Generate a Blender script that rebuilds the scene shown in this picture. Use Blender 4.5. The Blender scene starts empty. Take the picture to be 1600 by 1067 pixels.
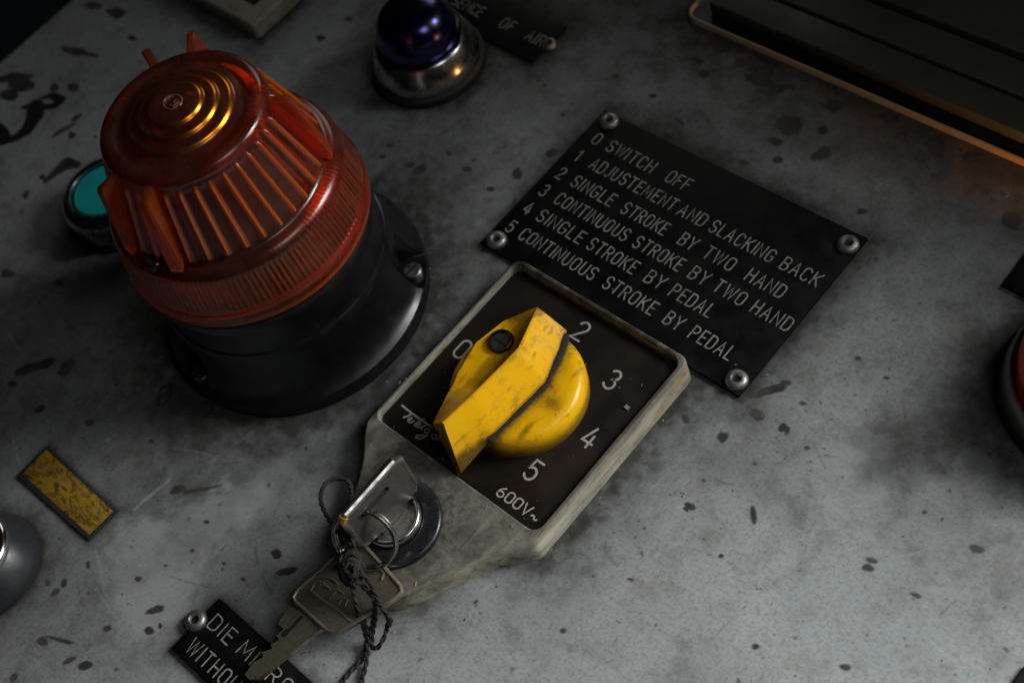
import bpy, bmesh, math, random
import numpy as np
from mathutils import Vector, Matrix
random.seed(5)
rng = np.random.default_rng(7)
MM = 0.001                      # everything below is written in millimetres
sc = bpy.context.scene
C = sc.collection
pi = math.pi

# ------------------------------------------------------------------ camera
F_PX, YAW, TILT, ROLL, DIST = 2050.0, -1.062, -0.607, 0.407, 375.0   # calibrated on the sign, dial and lamp circles
def _rz(t): return np.array([[math.cos(t), -math.sin(t), 0], [math.sin(t), math.cos(t), 0], [0, 0, 1.0]])
def _rx(t): return np.array([[1.0, 0, 0], [0, math.cos(t), -math.sin(t)], [0, math.sin(t), math.cos(t)]])
RW = _rz(ROLL) @ _rx(TILT) @ _rz(YAW)             # world -> camera
CAM = RW.T @ np.array([0, 0, DIST])
cam = bpy.data.objects.new('camera', bpy.data.cameras.new('camera')); C.objects.link(cam)
m4 = Matrix([[*RW.T[i], CAM[i] * MM] for i in range(3)] + [[0, 0, 0, 1]])
cam.matrix_world = m4
cam.data.sensor_width = 36; cam.data.lens = F_PX / 1600 * 36
cam.data.clip_start = 0.02; cam.data.clip_end = 20
cam.data.dof.use_dof = True
FOC = np.array([22.0, -14, 16])
cam.data.dof.focus_distance = float((CAM - FOC) @ RW[2]) * MM
cam.data.dof.aperture_fstop = 12.5 * 0.001 / 0.001
cam.data.dof.aperture_blades = 7
sc.camera = cam

def at(px, py, z=0.0):
    """point on the height z (mm) that the 1600x1067 photograph shows at px, py"""
    d = np.array([(px - 800) / F_PX, -(py - 533.5) / F_PX, -1.0]) @ RW
    t = (z - CAM[2]) / d[2]
    return CAM + d * t

# ------------------------------------------------------------------ light
w = bpy.data.worlds.new('World'); sc.world = w; w.use_nodes = True
w.node_tree.nodes['Background'].inputs[0].default_value = (0.75, 0.85, 1.0, 1)
w.node_tree.nodes['Background'].inputs[1].default_value = 0.002
def area(name, loc, aim, sx, sy, watts, col, spread=180):
    l = bpy.data.lights.new(name, 'AREA'); l.shape = 'RECTANGLE'; l.size = sx * MM; l.size_y = sy * MM
    l.energy = watts; l.color = col; l.spread = math.radians(spread)
    o = bpy.data.objects.new(name, l); C.objects.link(o)
    o.location = Vector(loc) * MM
    o.rotation_euler = (Vector(aim) - Vector(loc)).to_track_quat('-Z', 'Y').to_euler()
    return o
area('window_light', (430, 400, 330), (172, -95, 0), 330, 320, 0.86, (0.97, 1.0, 0.985), 53)
area('side_light', (430, 20, 540), (60, -50, 0), 190, 240, 0.09, (0.95, 0.98, 1.0), 70)
area('far_window_light', (-430, 640, 330), (-170, 10, 0), 320, 320, 0.048, (0.98, 1.0, 0.90), 60)
area('warm_light', (150, 116, 3.6), (70, 126, 1.5), 14, 5, 0.0085, (1.0, 0.45, 0.14), 50)
sc.view_settings.view_transform = 'Standard'; sc.view_settings.look = 'None'
sc.view_settings.exposure = 0.0; sc.view_settings.gamma = 1.0
sc.render.engine = 'CYCLES'
sc.cycles.use_denoising = True
sc.cycles.max_bounces = 14; sc.cycles.transmission_bounces = 10; sc.cycles.transparent_max_bounces = 12
sc.cycles.caustics_refractive = True; sc.cycles.caustics_reflective = True
sc.cycles.blur_glossy = 0.3; sc.cycles.sample_clamp_indirect = 3.0

# ------------------------------------------------------------------ helpers
class MB:
    def __init__(s): s.v = []; s.f = []; s.mi = []
    def add(s, vs, fs, mi=0):
        k = len(s.v); s.v += [tuple(map(float, v)) for v in vs]
        s.f += [tuple(k + i for i in f) for f in fs]; s.mi += [mi] * len(fs)
        return s
    def box(s, x0, x1, y0, y1, z0, z1, b=0.0, mi=0, seg=2):
        bm = bmesh.new(); bmesh.ops.create_cube(bm, size=1)
        for v in bm.verts:
            v.co = Vector(((x0 + x1) / 2 + v.co.x * (x1 - x0), (y0 + y1) / 2 + v.co.y * (y1 - y0), (z0 + z1) / 2 + v.co.z * (z1 - z0)))
        if b: bmesh.ops.bevel(bm, geom=bm.edges[:], offset=b, segments=seg, affect='EDGES', profile=0.5)
        return s.bm(bm, mi)
    def bm(s, bm, mi=0):
        bm.verts.index_update()
        s.add([v.co for v in bm.verts], [[v.index for v in f.verts] for f in bm.faces], mi); bm.free(); return s
    def lathe(s, prof, cx, cy, n=64, mi=0, cap0=True, cap1=True, fn=None):
        k = len(prof); vs = []
        for j, (r, z) in enumerate(prof):
            for i in range(n):
                a = 2 * pi * i / n
                rr, zz = (r, z) if fn is None else fn(r, z, a, j)
                vs.append((cx + rr * math.cos(a), cy + rr * math.sin(a), zz))
        fs = [(j * n + i, j * n + (i + 1) % n, (j + 1) * n + (i + 1) % n, (j + 1) * n + i) for j in range(k - 1) for i in range(n)]
        if cap0: fs.append(tuple(reversed(range(n))))
        if cap1: fs.append(tuple((k - 1) * n + i for i in range(n)))
        return s.add(vs, fs, mi)
    def tube(s, pts, r, n=10, mi=0, closed=False, flat=1.0):
        P = [Vector(p) for p in pts]; m = len(P); vs = []
        up = None
        for i in range(m):
            if closed: t = P[(i + 1) % m] - P[i - 1]
            else: t = P[min(i + 1, m - 1)] - P[max(i - 1, 0)]
            t.normalize()
            if up is None:
                up = Vector((0, 0, 1)) if abs(t.z) < 0.9 else Vector((1, 0, 0))
            u = (up - t * up.dot(t)).normalized(); up = u; b = t.cross(u)
            rr = r[i] if hasattr(r, '__len__') else r
            for k in range(n):
                a = 2 * pi * k / n
                vs.append(P[i] + u * (math.sin(a) * rr * flat) + b * (math.cos(a) * rr))
        e = m if closed else m - 1
        fs = [(i * n + k, i * n + (k + 1) % n, ((i + 1) % m) * n + (k + 1) % n, ((i + 1) % m) * n + k) for i in range(e) for k in range(n)]
        if not closed: fs += [tuple(reversed(range(n))), tuple((m - 1) * n + k for k in range(n))]
        return s.add(vs, fs, mi)
    def prism(s, pts, z0, z1, b=0.0, mi=0, seg=2, top_only=True):
        bm = bmesh.new()
        lo = [bm.verts.new((x, y, z0)) for x, y in pts]; hi = [bm.verts.new((x, y, z1)) for x, y in pts]
        n = len(pts)
        ft = bm.faces.new(hi); fb = bm.faces.new(list(reversed(lo)))
        for i in range(n): bm.faces.new((lo[i], lo[(i + 1) % n], hi[(i + 1) % n], hi[i]))
        bm.normal_update()
        if b: bmesh.ops.bevel(bm, geom=list(ft.edges) + ([] if top_only else list(fb.edges)), offset=b, segments=seg, affect='EDGES', profile=0.5)
        return s.bm(bm, mi)

def origin(o): return Vector(o.get('_o', (0, 0, 0)))
def obj(name, mb, mats, parent=None, smooth=35, loc=None, kind=None):
    """ONE mesh object from world millimetres; child of parent when given"""
    mats = mats if isinstance(mats, (list, tuple)) else [mats]
    base = Vector(loc) if loc is not None else (WORLD_AT.get(parent.name, Vector((0, 0, 0))) if parent else Vector((0, 0, 0)))
    me = bpy.data.meshes.new(name)
    me.from_pydata([((v[0] - base.x) * MM, (v[1] - base.y) * MM, (v[2] - base.z) * MM) for v in mb.v], [], mb.f)
    for m in mats: me.materials.append(m)
    if len(mats) > 1: me.polygons.foreach_set('material_index', mb.mi)
    bm = bmesh.new(); bm.from_mesh(me)
    bmesh.ops.recalc_face_normals(bm, faces=bm.faces[:]) if len(bm.faces) < 60000 else None
    bm.to_mesh(me); bm.free()
    if smooth is not None:
        me.polygons.foreach_set('use_smooth', [True] * len(me.polygons))
        me.set_sharp_from_angle(angle=math.radians(smooth))
    o = bpy.data.objects.new(name, me); C.objects.link(o)
    WORLD_AT[o.name] = base.copy()
    if parent: o.parent = parent
    else: o.location = base * MM
    if kind: o['kind'] = kind
    return o
WORLD_AT = {}
def thing(name, label, cat, loc=(0, 0, 0), group=None):
    o = bpy.data.objects.new(name, None); C.objects.link(o)
    o.empty_display_size = 0.01
    o.location = Vector(loc) * MM; WORLD_AT[o.name] = Vector(loc)
    o['label'] = label; o['category'] = cat
    if group: o['group'] = group
    return o
def tag(o, label, cat, group=None, kind=None):
    o['label'] = label; o['category'] = cat
    if group: o['group'] = group
    if kind: o['kind'] = kind
    return o
def rrect(x0, x1, y0, y1, r, n=6):
    pts = []
    for cx, cy, a0 in ((x1 - r, y1 - r, 0), (x0 + r, y1 - r, 90), (x0 + r, y0 + r, 180), (x1 - r, y0 + r, 270)):
        for k in range(n + 1):
            a = math.radians(a0 + 90 * k / n); pts.append((cx + r * math.cos(a), cy + r * math.sin(a)))
    return pts
def smooth_path(pts, per=8):
    P = [Vector(p) for p in pts]; out = []
    for i in range(len(P) - 1):
        p0, p1, p2, p3 = P[max(i - 1, 0)], P[i], P[i + 1], P[min(i + 2, len(P) - 1)]
        for k in range(per):
            t = k / per
            out.append(0.5 * ((2 * p1) + (p2 - p0) * t + (2 * p0 - 5 * p1 + 4 * p2 - p3) * t * t + (3 * p1 - p0 - 3 * p2 + p3) * t ** 3))
    out.append(P[-1]); return out

# ------------------------------------------------------------------ materials
class NT:
    def __init__(s, name):
        s.m = bpy.data.materials.new(name); s.m.use_nodes = True; s.t = s.m.node_tree
        s.b = s.t.nodes['Principled BSDF']; s.tc = s.t.nodes.new('ShaderNodeTexCoord')
        s.out = s.t.nodes['Material Output']
    def n(s, ty, **kw):
        x = s.t.nodes.new('ShaderNode' + ty)
        for k, v in kw.items(): setattr(x, k, v)
        return x
    def L(s, a, b): s.t.links.new(a, b)
    def setin(s, sock, v):
        if hasattr(v, 'is_linked') or hasattr(v, 'links'): s.L(v, sock)
        else: sock.default_value = v
    def noise(s, scale, detail=4, rough=0.55, dist=0.0, stretch=None, off=0.0):
        """scale in features per millimetre"""
        mp = s.n('Mapping'); k = scale * 1000
        st = stretch or (1, 1, 1); mp.inputs['Scale'].default_value = (k * st[0], k * st[1], k * st[2])
        mp.inputs['Location'].default_value = (off, off * 1.7, off * .6)
        s.L(s.tc.outputs['Object'], mp.inputs['Vector'])
        x = s.n('TexNoise'); x.inputs['Scale'].default_value = 1; x.inputs['Detail'].default_value = detail
        x.inputs['Roughness'].default_value = rough; x.inputs['Distortion'].default_value = dist
        s.L(mp.outputs[0], x.inputs['Vector']); return x.outputs['Fac']
    def ramp(s, f, a, b, lo=0.0, hi=1.0):
        x = s.n('MapRange'); x.inputs[1].default_value = a; x.inputs[2].default_value = b
        x.inputs[3].default_value = lo; x.inputs[4].default_value = hi
        s.L(f, x.inputs[0]); return x.outputs[0]
    def math(s, op, a, b=0.0, clamp=False):
        x = s.n('Math', operation=op); x.use_clamp = clamp
        s.setin(x.inputs[0], a); s.setin(x.inputs[1], b); return x.outputs[0]
    def mix(s, f, a, b):
        x = s.n('Mix', data_type='RGBA'); s.setin(x.inputs[0], f)
        s.setin(x.inputs[6], a if not isinstance(a, tuple) else (*a[:3], 1)); s.setin(x.inputs[7], b if not isinstance(b, tuple) else (*b[:3], 1))
        return x.outputs[2]
    def attr(s, name):
        x = s.n('Attribute'); x.attribute_name = name; return x.outputs['Fac']
    def base(s, col): s.setin(s.b.inputs['Base Color'], col if not isinstance(col, tuple) else (*col[:3], 1))
    def rough(s, v): s.setin(s.b.inputs['Roughness'], v)
    def bump(s, h, strength, dist_mm):
        x = s.n('Bump'); x.inputs['Strength'].default_value = strength; x.inputs['Distance'].default_value = dist_mm * MM
        s.L(h, x.inputs['Height']); s.L(x.outputs[0], s.b.inputs['Normal']); return x
    def set(s, **kw):
        for k, v in kw.items(): s.b.inputs[k].default_value = v

def simple(name, col, rough, metal=0.0, dirt=None, dscale=0.15, damt=0.6, bump=0.02, rvar=0.15, fine=2.0, spec=0.5):
    t = NT(name); t.set(Metallic=metal)
    n1 = t.noise(dscale, 6, 0.65); n2 = t.noise(fine, 3, 0.6, off=3)
    t.b.inputs['Specular IOR Level'].default_value = spec
    c = t.mix(t.ramp(n2, 0.3, 0.7), tuple(x * 0.86 for x in col), tuple(min(1, x * 1.1) for x in col))
    if dirt: c = t.mix(t.ramp(n1, 0.45, 0.72, 0, damt), c, dirt)
    t.base(c); t.rough(t.math('ADD', t.ramp(n1, 0.3, 0.7, -rvar, rvar), rough, True))
    if bump: t.bump(t.math('ADD', n2, t.math('MULTIPLY', n1, 2.0)), 0.5, bump)
    return t.m

# ---- panel paint: light grey enamel, stains and chips come from the mesh's own dirt maps, which also hold painted shade and warm glow
t = NT('panel_paint')
fine = t.noise(0.9, 5, 0.7); mid = t.noise(0.12, 9, 0.70, off=2); big = t.noise(0.028, 5, 0.6, 0.6, off=5)
strk = t.noise(0.05, 5, 0.6, 1.2, stretch=(1.0, 0.25, 1), off=9)
col = t.mix(t.ramp(big, 0.35, 0.65), (0.300, 0.322, 0.326), (0.352, 0.372, 0.374))
col = t.mix(t.ramp(strk, 0.50, 0.66, 0, 0.4), col, (0.42, 0.43, 0.43))
col = t.mix(t.ramp(mid, 0.50, 0.68, 0, 0.5), col, (0.14, 0.13, 0.10))
col = t.mix(t.ramp(fine, 0.48, 0.70, 0, 0.62), col, (0.14, 0.132, 0.115))
md2 = t.noise(0.38, 7, 0.72, 0.5, off=53)
col = t.mix(t.ramp(md2, 0.54, 0.70, 0, 0.45), col, (0.155, 0.145, 0.122))
col = t.mix(t.ramp(md2, 0.42, 0.32, 0, 0.25), col, (0.45, 0.46, 0.455))
sc2 = t.noise(0.30, 4, 0.75, 0.3, stretch=(0.12, 1.6, 1), off=31); sc3 = t.noise(0.30, 4, 0.75, 0.3, stretch=(1.5, 0.12, 1), off=37)
col = t.mix(t.ramp(t.math('MAXIMUM', sc2, sc3), 0.66, 0.74, 0, 0.35), col, (0.46, 0.47, 0.46))
sp = t.noise(0.55, 2, 0.5, off=13)
col = t.mix(t.ramp(sp, 0.70, 0.76, 0, 0.8), col, (0.06, 0.055, 0.045))
col = t.mix(t.attr('smear'), col, (0.44, 0.45, 0.45))
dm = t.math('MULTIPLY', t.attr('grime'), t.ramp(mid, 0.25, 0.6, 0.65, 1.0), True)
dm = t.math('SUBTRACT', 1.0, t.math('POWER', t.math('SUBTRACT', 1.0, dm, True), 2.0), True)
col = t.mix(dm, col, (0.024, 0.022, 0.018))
col = t.mix(t.attr('rust_glow'), col, (0.16, 0.10, 0.05))
chip = t.attr('chip')
col = t.mix(chip, col, t.mix(t.ramp(mid, 0.4, 0.6), (0.030, 0.030, 0.028), (0.062, 0.058, 0.050)))
col = t.mix(t.attr('ink'), col, (0.012, 0.012, 0.012))
t.base(col)
rg = t.math('ADD', t.ramp(mid, 0.3, 0.7, 0.42, 0.68), t.math('MULTIPLY', dm, 0.2)); t.rough(rg)
t.set(**{'Specular IOR Level': 0.4})
hh = t.math('SUBTRACT', t.math('MULTIPLY', fine, 0.6), t.math('MULTIPLY', chip, 1.0))
t.bump(hh, 0.35, 0.12)
M_PANEL = t.m

M_BLACKPLATE = simple('engraved_black_plate', (0.0045, 0.0045, 0.005), 0.5, dirt=(0.013, 0.012, 0.01), dscale=0.12, damt=0.8, bump=0.02, spec=.12)
M_DIAL = simple('brown_black_dial', (0.0105, 0.0085, 0.007), 0.45, dirt=(0.022, 0.014, 0.008), dscale=0.07, damt=0.8, bump=0.015, spec=.14)
M_LETTER = simple('engraved_letters', (0.29, 0.275, 0.245), 0.7, dirt=(0.05, 0.045, 0.038), dscale=0.5, damt=0.85, bump=0)
M_DIALLETTER = simple('printed_numerals', (0.40, 0.38, 0.33), 0.6, dirt=(0.16, 0.14, 0.11), dscale=0.5, damt=0.5, bump=0)
M_RIVET = simple('aluminium_rivet', (0.36, 0.35, 0.33), 0.46, 0.85, dirt=(0.06, 0.055, 0.045), dscale=0.7, damt=0.7, bump=0.05)
M_HOLE = simple('black_hole', (0.004, 0.004, 0.004), 0.8, bump=0)
M_BLACKPL = simple('black_bakelite', (0.004, 0.004, 0.0045), 0.33, dirt=(0.009, 0.009, 0.009), dscale=0.08, damt=0.7, bump=0.02, rvar=0.10, spec=.55)
M_RUBBER = simple('black_rubber', (0.010, 0.010, 0.010), 0.65, bump=0.02)
M_CHROME = simple('worn_chrome', (0.50, 0.49, 0.47), 0.24, 1.0, dirt=(0.15, 0.135, 0.11), dscale=0.3, damt=0.7, bump=0.006, rvar=0.08)
M_STEEL = simple('dull_steel', (0.44, 0.42, 0.39), 0.36, 1.0, dirt=(0.14, 0.12, 0.10), dscale=0.3, damt=0.7, bump=0.015)
M_DARKSTEEL = simple('dark_grey_metal', (0.016, 0.016, 0.018), 0.32, 0.3, dirt=(0.02, 0.02, 0.02), dscale=0.25, bump=0.01)
M_LOCKFACE = simple('lock_face', (0.34, 0.33, 0.31), 0.38, 0.9, dirt=(0.05, 0.045, 0.04), dscale=0.4, damt=0.8, bump=0.02)
M_KEY = simple('grey_key_metal', (0.24, 0.225, 0.20), 0.38, 0.9, dirt=(0.09, 0.075, 0.055), dscale=0.25, damt=0.8, bump=0.02)
M_KEYBRASS = simple('worn_key_metal', (0.46, 0.40, 0.30), 0.42, 0.85, dirt=(0.12, 0.09, 0.06), dscale=0.35, damt=0.9, bump=0.03)
M_CORD = simple('dark_cord', (0.011, 0.010, 0.009), 0.9, dirt=(0.075, 0.045, 0.03), dscale=0.22, damt=0.55, bump=0.2, fine=2.6)
M_GRIME = simple('caked_grime', (0.013, 0.012, 0.011), 0.85, dirt=(0.05, 0.045, 0.035), dscale=1.2, damt=0.8, bump=0.3)
M_TURQ = simple('turquoise_plastic', (0.015, 0.44, 0.46), 0.45, dirt=(0.01, 0.16, 0.17), dscale=0.12, damt=0.5, bump=0.01)
M_CREAM = simple('cream_frame_plastic', (0.27, 0.25, 0.185), 0.6, dirt=(0.09, 0.08, 0.055), dscale=0.1, damt=0.7)
M_HOUSE = simple('grey_green_housing', (0.085, 0.088, 0.062), 0.7, dirt=(0.045, 0.043, 0.028), dscale=0.05, damt=0.6)
M_FLAKE = simple('metal_swarf_bits', (0.75, 0.73, 0.68), 0.3, 0.8, bump=0)
M_CRUMB = simple('dark_crumbs', (0.05, 0.04, 0.03), 0.8, bump=0)
M_REDBIT = simple('red_copper_bit', (0.30, 0.09, 0.05), 0.5, 0.3, bump=0)
M_BULB = simple('bulb_holder', (0.12, 0.10, 0.08), 0.4, 0.4, bump=0)

# switch body: cast grey casing, worn pale and ochre on the edges
t = NT('cast_grey_casing')
a = t.noise(0.09, 7, 0.7); b2 = t.noise(0.6, 5, 0.7, off=4); st = t.noise(0.10, 5, 0.6, stretch=(3.0, 0.35, 2.0), off=7)
c = t.mix(t.ramp(a, 0.33, 0.66), (0.06, 0.055, 0.044), (0.23, 0.215, 0.175))
c = t.mix(t.ramp(b2, 0.5, 0.72, 0, 0.7), c, (0.07, 0.062, 0.048))
c = t.mix(t.ramp(st, 0.54, 0.68, 0, 0.55), c, (0.31, 0.285, 0.23))
geo = t.n('NewGeometry'); sx = t.n('SeparateXYZ'); t.L(geo.outputs['Normal'], sx.inputs[0])
side = t.math('SUBTRACT', 1.0, t.math('ABSOLUTE', sx.outputs[2]), True)
c = t.mix(t.math('MULTIPLY', t.ramp(side, 0.15, 0.8), t.ramp(st, 0.35, 0.60), True), c, (0.46, 0.42, 0.33))
oc = t.noise(0.07, 4, 0.6, stretch=(2, 0.8, 2), off=21)
c = t.mix(t.math('MULTIPLY', t.ramp(side, 0.2, 0.8), t.ramp(oc, 0.53, 0.62, 0, 0.75), True), c, (0.40, 0.285, 0.13))
sp_ = t.n('SeparateXYZ'); t.L(t.tc.outputs['Object'], sp_.inputs[0])
lip = t.math('MULTIPLY', t.ramp(sp_.outputs[1], -0.0245, -0.020), t.ramp(side, 0.85, 0.3), True)     # rim round the dial: upper faces darkened, less at the right
lip = t.math('MULTIPLY', lip, t.ramp(st, 0.42, 0.66, 0.98, 0.55), True)
lip = t.math('MULTIPLY', lip, t.ramp(sp_.outputs[0], 0.024, 0.031, 1.0, 0.25), True)
c = t.mix(lip, c, (0.022, 0.019, 0.014))
vd = t.n('VectorMath', operation='DISTANCE'); t.L(t.tc.outputs['Object'], vd.inputs[0]); vd.inputs[1].default_value = (-0.0028, -0.0424, 0.008)
lk = t.math('MULTIPLY', t.ramp(vd.outputs['Value'], 0.0235, 0.0125), t.ramp(b2, 0.30, 0.62, 0.25, 1.0), True)      # lubricant and dust round the lock
c = t.mix(t.math('MULTIPLY', lk, 0.85), c, (0.028, 0.025, 0.02))
c = t.mix(t.ramp(t.noise(0.22, 7, 0.75, 0.6, off=41), 0.55, 0.66, 0, 0.75), c, (0.05, 0.042, 0.03))
t.base(c); t.rough(t.ramp(a, 0.3, 0.7, 0.45, 0.7)); t.bump(t.math('ADD', a, t.math('MULTIPLY', b2, 0.5)), 0.45, 0.15)
M_BODY = t.m

# yellow knob plastic with rubbed-in dirt
t = NT('yellow_knob_plastic')
a = t.noise(0.13, 6, 0.68, 0.4); b2 = t.noise(1.3, 4, 0.7, off=3); s2 = t.noise(0.35, 4, 0.6, stretch=(1.2, 0.35, 1), off=8)
c = t.mix(t.ramp(a, 0.35, 0.7), (0.98, 0.52, 0.004), (0.92, 0.44, 0.004))
dirtm = t.math('MULTIPLY', t.ramp(a, 0.49, 0.66), t.ramp(b2, 0.42, 0.60), True)
c = t.mix(t.math('MULTIPLY', dirtm, 0.75), c, (0.10, 0.055, 0.012))
c = t.mix(t.ramp(s2, 0.58, 0.70, 0, 0.6), c, (0.16, 0.085, 0.012))
gk = t.math('SUBTRACT', 1.0, t.math('POWER', t.math('SUBTRACT', 1.0, t.math('MULTIPLY', t.attr('grime'), t.ramp(b2, 0.3, 0.6, 0.5, 1.1), True), True), 2.2), True)
c = t.mix(gk, c, t.mix(t.ramp(b2, 0.35, 0.65), (0.03, 0.02, 0.008), (0.17, 0.085, 0.012)))
t.base(c); t.rough(t.ramp(a, 0.35, 0.7, 0.26, 0.46)); t.set(**{'Specular IOR Level': 0.4})
t.bump(t.math('ADD', a, t.math('MULTIPLY', b2, 0.35)), 0.35, 0.12)
M_YELLOW = t.m
# the yellow sticker
t = NT('yellow_label_foil')
a = t.noise(0.16, 6, 0.7); s2 = t.noise(0.25, 6, 0.75, 1.0, stretch=(0.9, 2.2, 1), off=4)
c = t.mix(t.ramp(a, 0.3, 0.7), (0.40, 0.23, 0.016), (0.27, 0.145, 0.012))
c = t.mix(t.ramp(s2, 0.47, 0.58, 0, 0.9), c, (0.05, 0.034, 0.012))
t.base(c); t.rough(0.55); M_LABEL = t.m
# housing trim: cream at the left, blending to copper orange along its length
t = NT('cream_to_copper_trim')
sx = t.n('SeparateXYZ'); t.L(t.tc.outputs['Object'], sx.inputs[0]); nz = t.noise(0.1, 5, 0.7)
f = t.ramp(t.math('ADD', sx.outputs[0], t.math('MULTIPLY', nz, 0.03)), 0.012, 0.055)
t.base(t.mix(f, (0.42, 0.33, 0.21), (0.72, 0.24, 0.06))); t.rough(0.5); M_TRIM = t.m

# lamp plastics -----------------------------------------------------------
def lamp_plastic(name, glass, dust, dustamt, rough, trans, frost=None, clear=0.62, scat=0.006):
    """coloured clear plastic with a dusty skin; 'frost' (a map on the mesh) marks moulded edges that scatter light"""
    t = NT(name); t.t.nodes.remove(t.b)
    n1 = t.noise(0.12, 6, 0.65); n2 = t.noise(1.5, 4, 0.7, off=3)
    g = t.n('BsdfRefraction'); g.inputs['Color'].default_value = (*glass, 1); g.inputs['IOR'].default_value = 1.46
    g.inputs['Roughness'].default_value = rough
    tp = t.n('BsdfTransparent'); tp.inputs['Color'].default_value = (*glass, 1)
    tl = t.n('BsdfTranslucent'); tl.inputs['Color'].default_value = (*trans, 1)
    td = t.n('BsdfDiffuse'); td.inputs['Color'].default_value = (*trans, 1)
    df = t.n('BsdfDiffuse'); t.L(t.mix(t.ramp(n2, 0.35, 0.7), tuple(x * .6 for x in dust), dust), df.inputs['Color'])
    gl = t.n('BsdfGlossy'); gl.inputs['Color'].default_value = (1, 1, 1, 1)
    t.L(t.ramp(n1, 0.3, 0.7, 0.12, 0.30), gl.inputs['Roughness'])
    m1 = t.n('MixShader'); m1.inputs[0].default_value = clear; t.L(g.outputs[0], m1.inputs[1]); t.L(tp.outputs[0], m1.inputs[2])
    sc_ = t.n('MixShader'); sc_.inputs[0].default_value = 0.5; t.L(tl.outputs[0], sc_.inputs[1]); t.L(td.outputs[0], sc_.inputs[2])
    m2 = t.n('MixShader')
    if frost: t.L(t.math('ADD', t.math('MULTIPLY', t.attr('frost'), frost), 0.035, True), m2.inputs[0])
    else: m2.inputs[0].default_value = scat
    t.L(m1.outputs[0], m2.inputs[1]); t.L(sc_.outputs[0], m2.inputs[2])
    if frost:                                                   # inner facets of the moulded rings throw the window back, tinted
        ig = t.n('BsdfGlossy'); ig.inputs['Color'].default_value = (1.0, 0.30, 0.004, 1); ig.inputs['Roughness'].default_value = 0.27
        mg = t.n('MixShader'); t.L(t.math('MULTIPLY', t.attr('facet'), 0.85, True), mg.inputs[0]); t.L(m2.outputs[0], mg.inputs[1]); t.L(ig.outputs[0], mg.inputs[2]); m2 = mg
    if not frost:                                               # solid lens body: tinted inner reflection
        ig = t.n('BsdfGlossy'); ig.inputs['Color'].default_value = (*trans, 1); ig.inputs['Roughness'].default_value = 0.16
        mg = t.n('MixShader'); mg.inputs[0].default_value = 0.14; t.L(m2.outputs[0], mg.inputs[1]); t.L(ig.outputs[0], mg.inputs[2]); m2 = mg
    m3 = t.n('MixShader'); t.L(t.ramp(n1, 0.36, 0.68, dustamt * 0.3, dustamt * 1.6), m3.inputs[0])
    t.L(m2.outputs[0], m3.inputs[1]); t.L(df.outputs[0], m3.inputs[2])
    fr = t.n('Fresnel'); fr.inputs['IOR'].default_value = 1.56
    bp = t.n('Bump'); bp.inputs['Strength'].default_value = 0.3; bp.inputs['Distance'].default_value = 0.08 * MM
    t.L(t.math('ADD', n1, t.math('MULTIPLY', n2, .3)), bp.inputs['Height'])
    for x in (gl, fr, df): t.L(bp.outputs[0], x.inputs['Normal'])
    m4 = t.n('MixShader'); t.L(t.math('MULTIPLY', fr.outputs[0], t.ramp(t.attr('facet'), 0.0, 1.0, 1.0, 0.12)) if frost else fr.outputs[0], m4.inputs[0]); t.L(m3.outputs[0], m4.inputs[1]); t.L(gl.outputs[0], m4.inputs[2])
    t.L(m4.outputs[0], t.out.inputs['Surface']); return t.m
M_AMBER = lamp_plastic('amber_lens_plastic', (0.99, 0.19, 0.004), (0.15, 0.125, 0.11), 0.085, 0.09, (1.0, 0.21, 0.002), 0.95)
M_BLUE = lamp_plastic('blue_lens_plastic', (0.02, 0.02, 0.45), (0.012, 0.012, 0.02), 0.02, 0.05, (0.06, 0.05, 0.95), None, .1)
M_REDLENS = lamp_plastic('red_lens_plastic', (0.85, 0.01, 0.02), (0.2, 0.01, 0.02), 0.06, 0.08, (0.9, 0.01, 0.02), None, .62, .5)
M_REFL = simple('lamp_reflector', (0.45, 0.42, 0.38), 0.3, 0.9, bump=0)

# ------------------------------------------------------------------ the panel (setting)
BX, BY = -66.1, -25.1                        # beacon axis
def vnoise(X, Y, s, seed):
    r = np.random.default_rng(seed); n = 257; g = r.random((n, n))
    x = (X * s + 1000.3) % 256; y = (Y * s + 1000.7) % 256
    i = x.astype(int); j = y.astype(int); fx = x - i; fy = y - j
    fx = fx * fx * (3 - 2 * fx); fy = fy * fy * (3 - 2 * fy)
    return (g[i, j] * (1 - fx) + g[i + 1, j] * fx) * (1 - fy) + (g[i, j + 1] * (1 - fx) + g[i + 1, j + 1] * fx) * fy
def fbm(X, Y, s, seed, o=4):
    v = 0; a = 0.5
    for k in range(o): v = v + a * vnoise(X, Y, s * 2 ** k, seed + k); a *= 0.5
    return v / (1 - 0.5 ** o)
STEP = 0.4
xs = np.r_[np.arange(-249.0, 190, STEP), np.arange(190, 420, 2.5)]; ys = np.r_[np.arange(-420, -172, 2.5), np.arange(-172, 180, STEP), np.arange(180, 300, 2.5)]
xs = np.r_[-251, -251, -250.7, -250, xs]
zs = np.zeros(len(xs)); zs[:4] = (-30, -1.6, -0.6, -0.15)
X, Y = np.meshgrid(xs, ys, indexing='ij'); Z = np.repeat(zs[:, None], len(ys), 1)
nx, ny = X.shape
n1 = fbm(X, Y, 0.35, 11); n2 = fbm(X, Y, 0.9, 31, 3); n3 = fbm(X, Y, 0.05, 51)
chip = np.zeros_like(X); ink = np.zeros_like(X); smear = np.zeros_like(X); grime = np.zeros_like(X); rust_glow = np.zeros_like(X)
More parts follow.
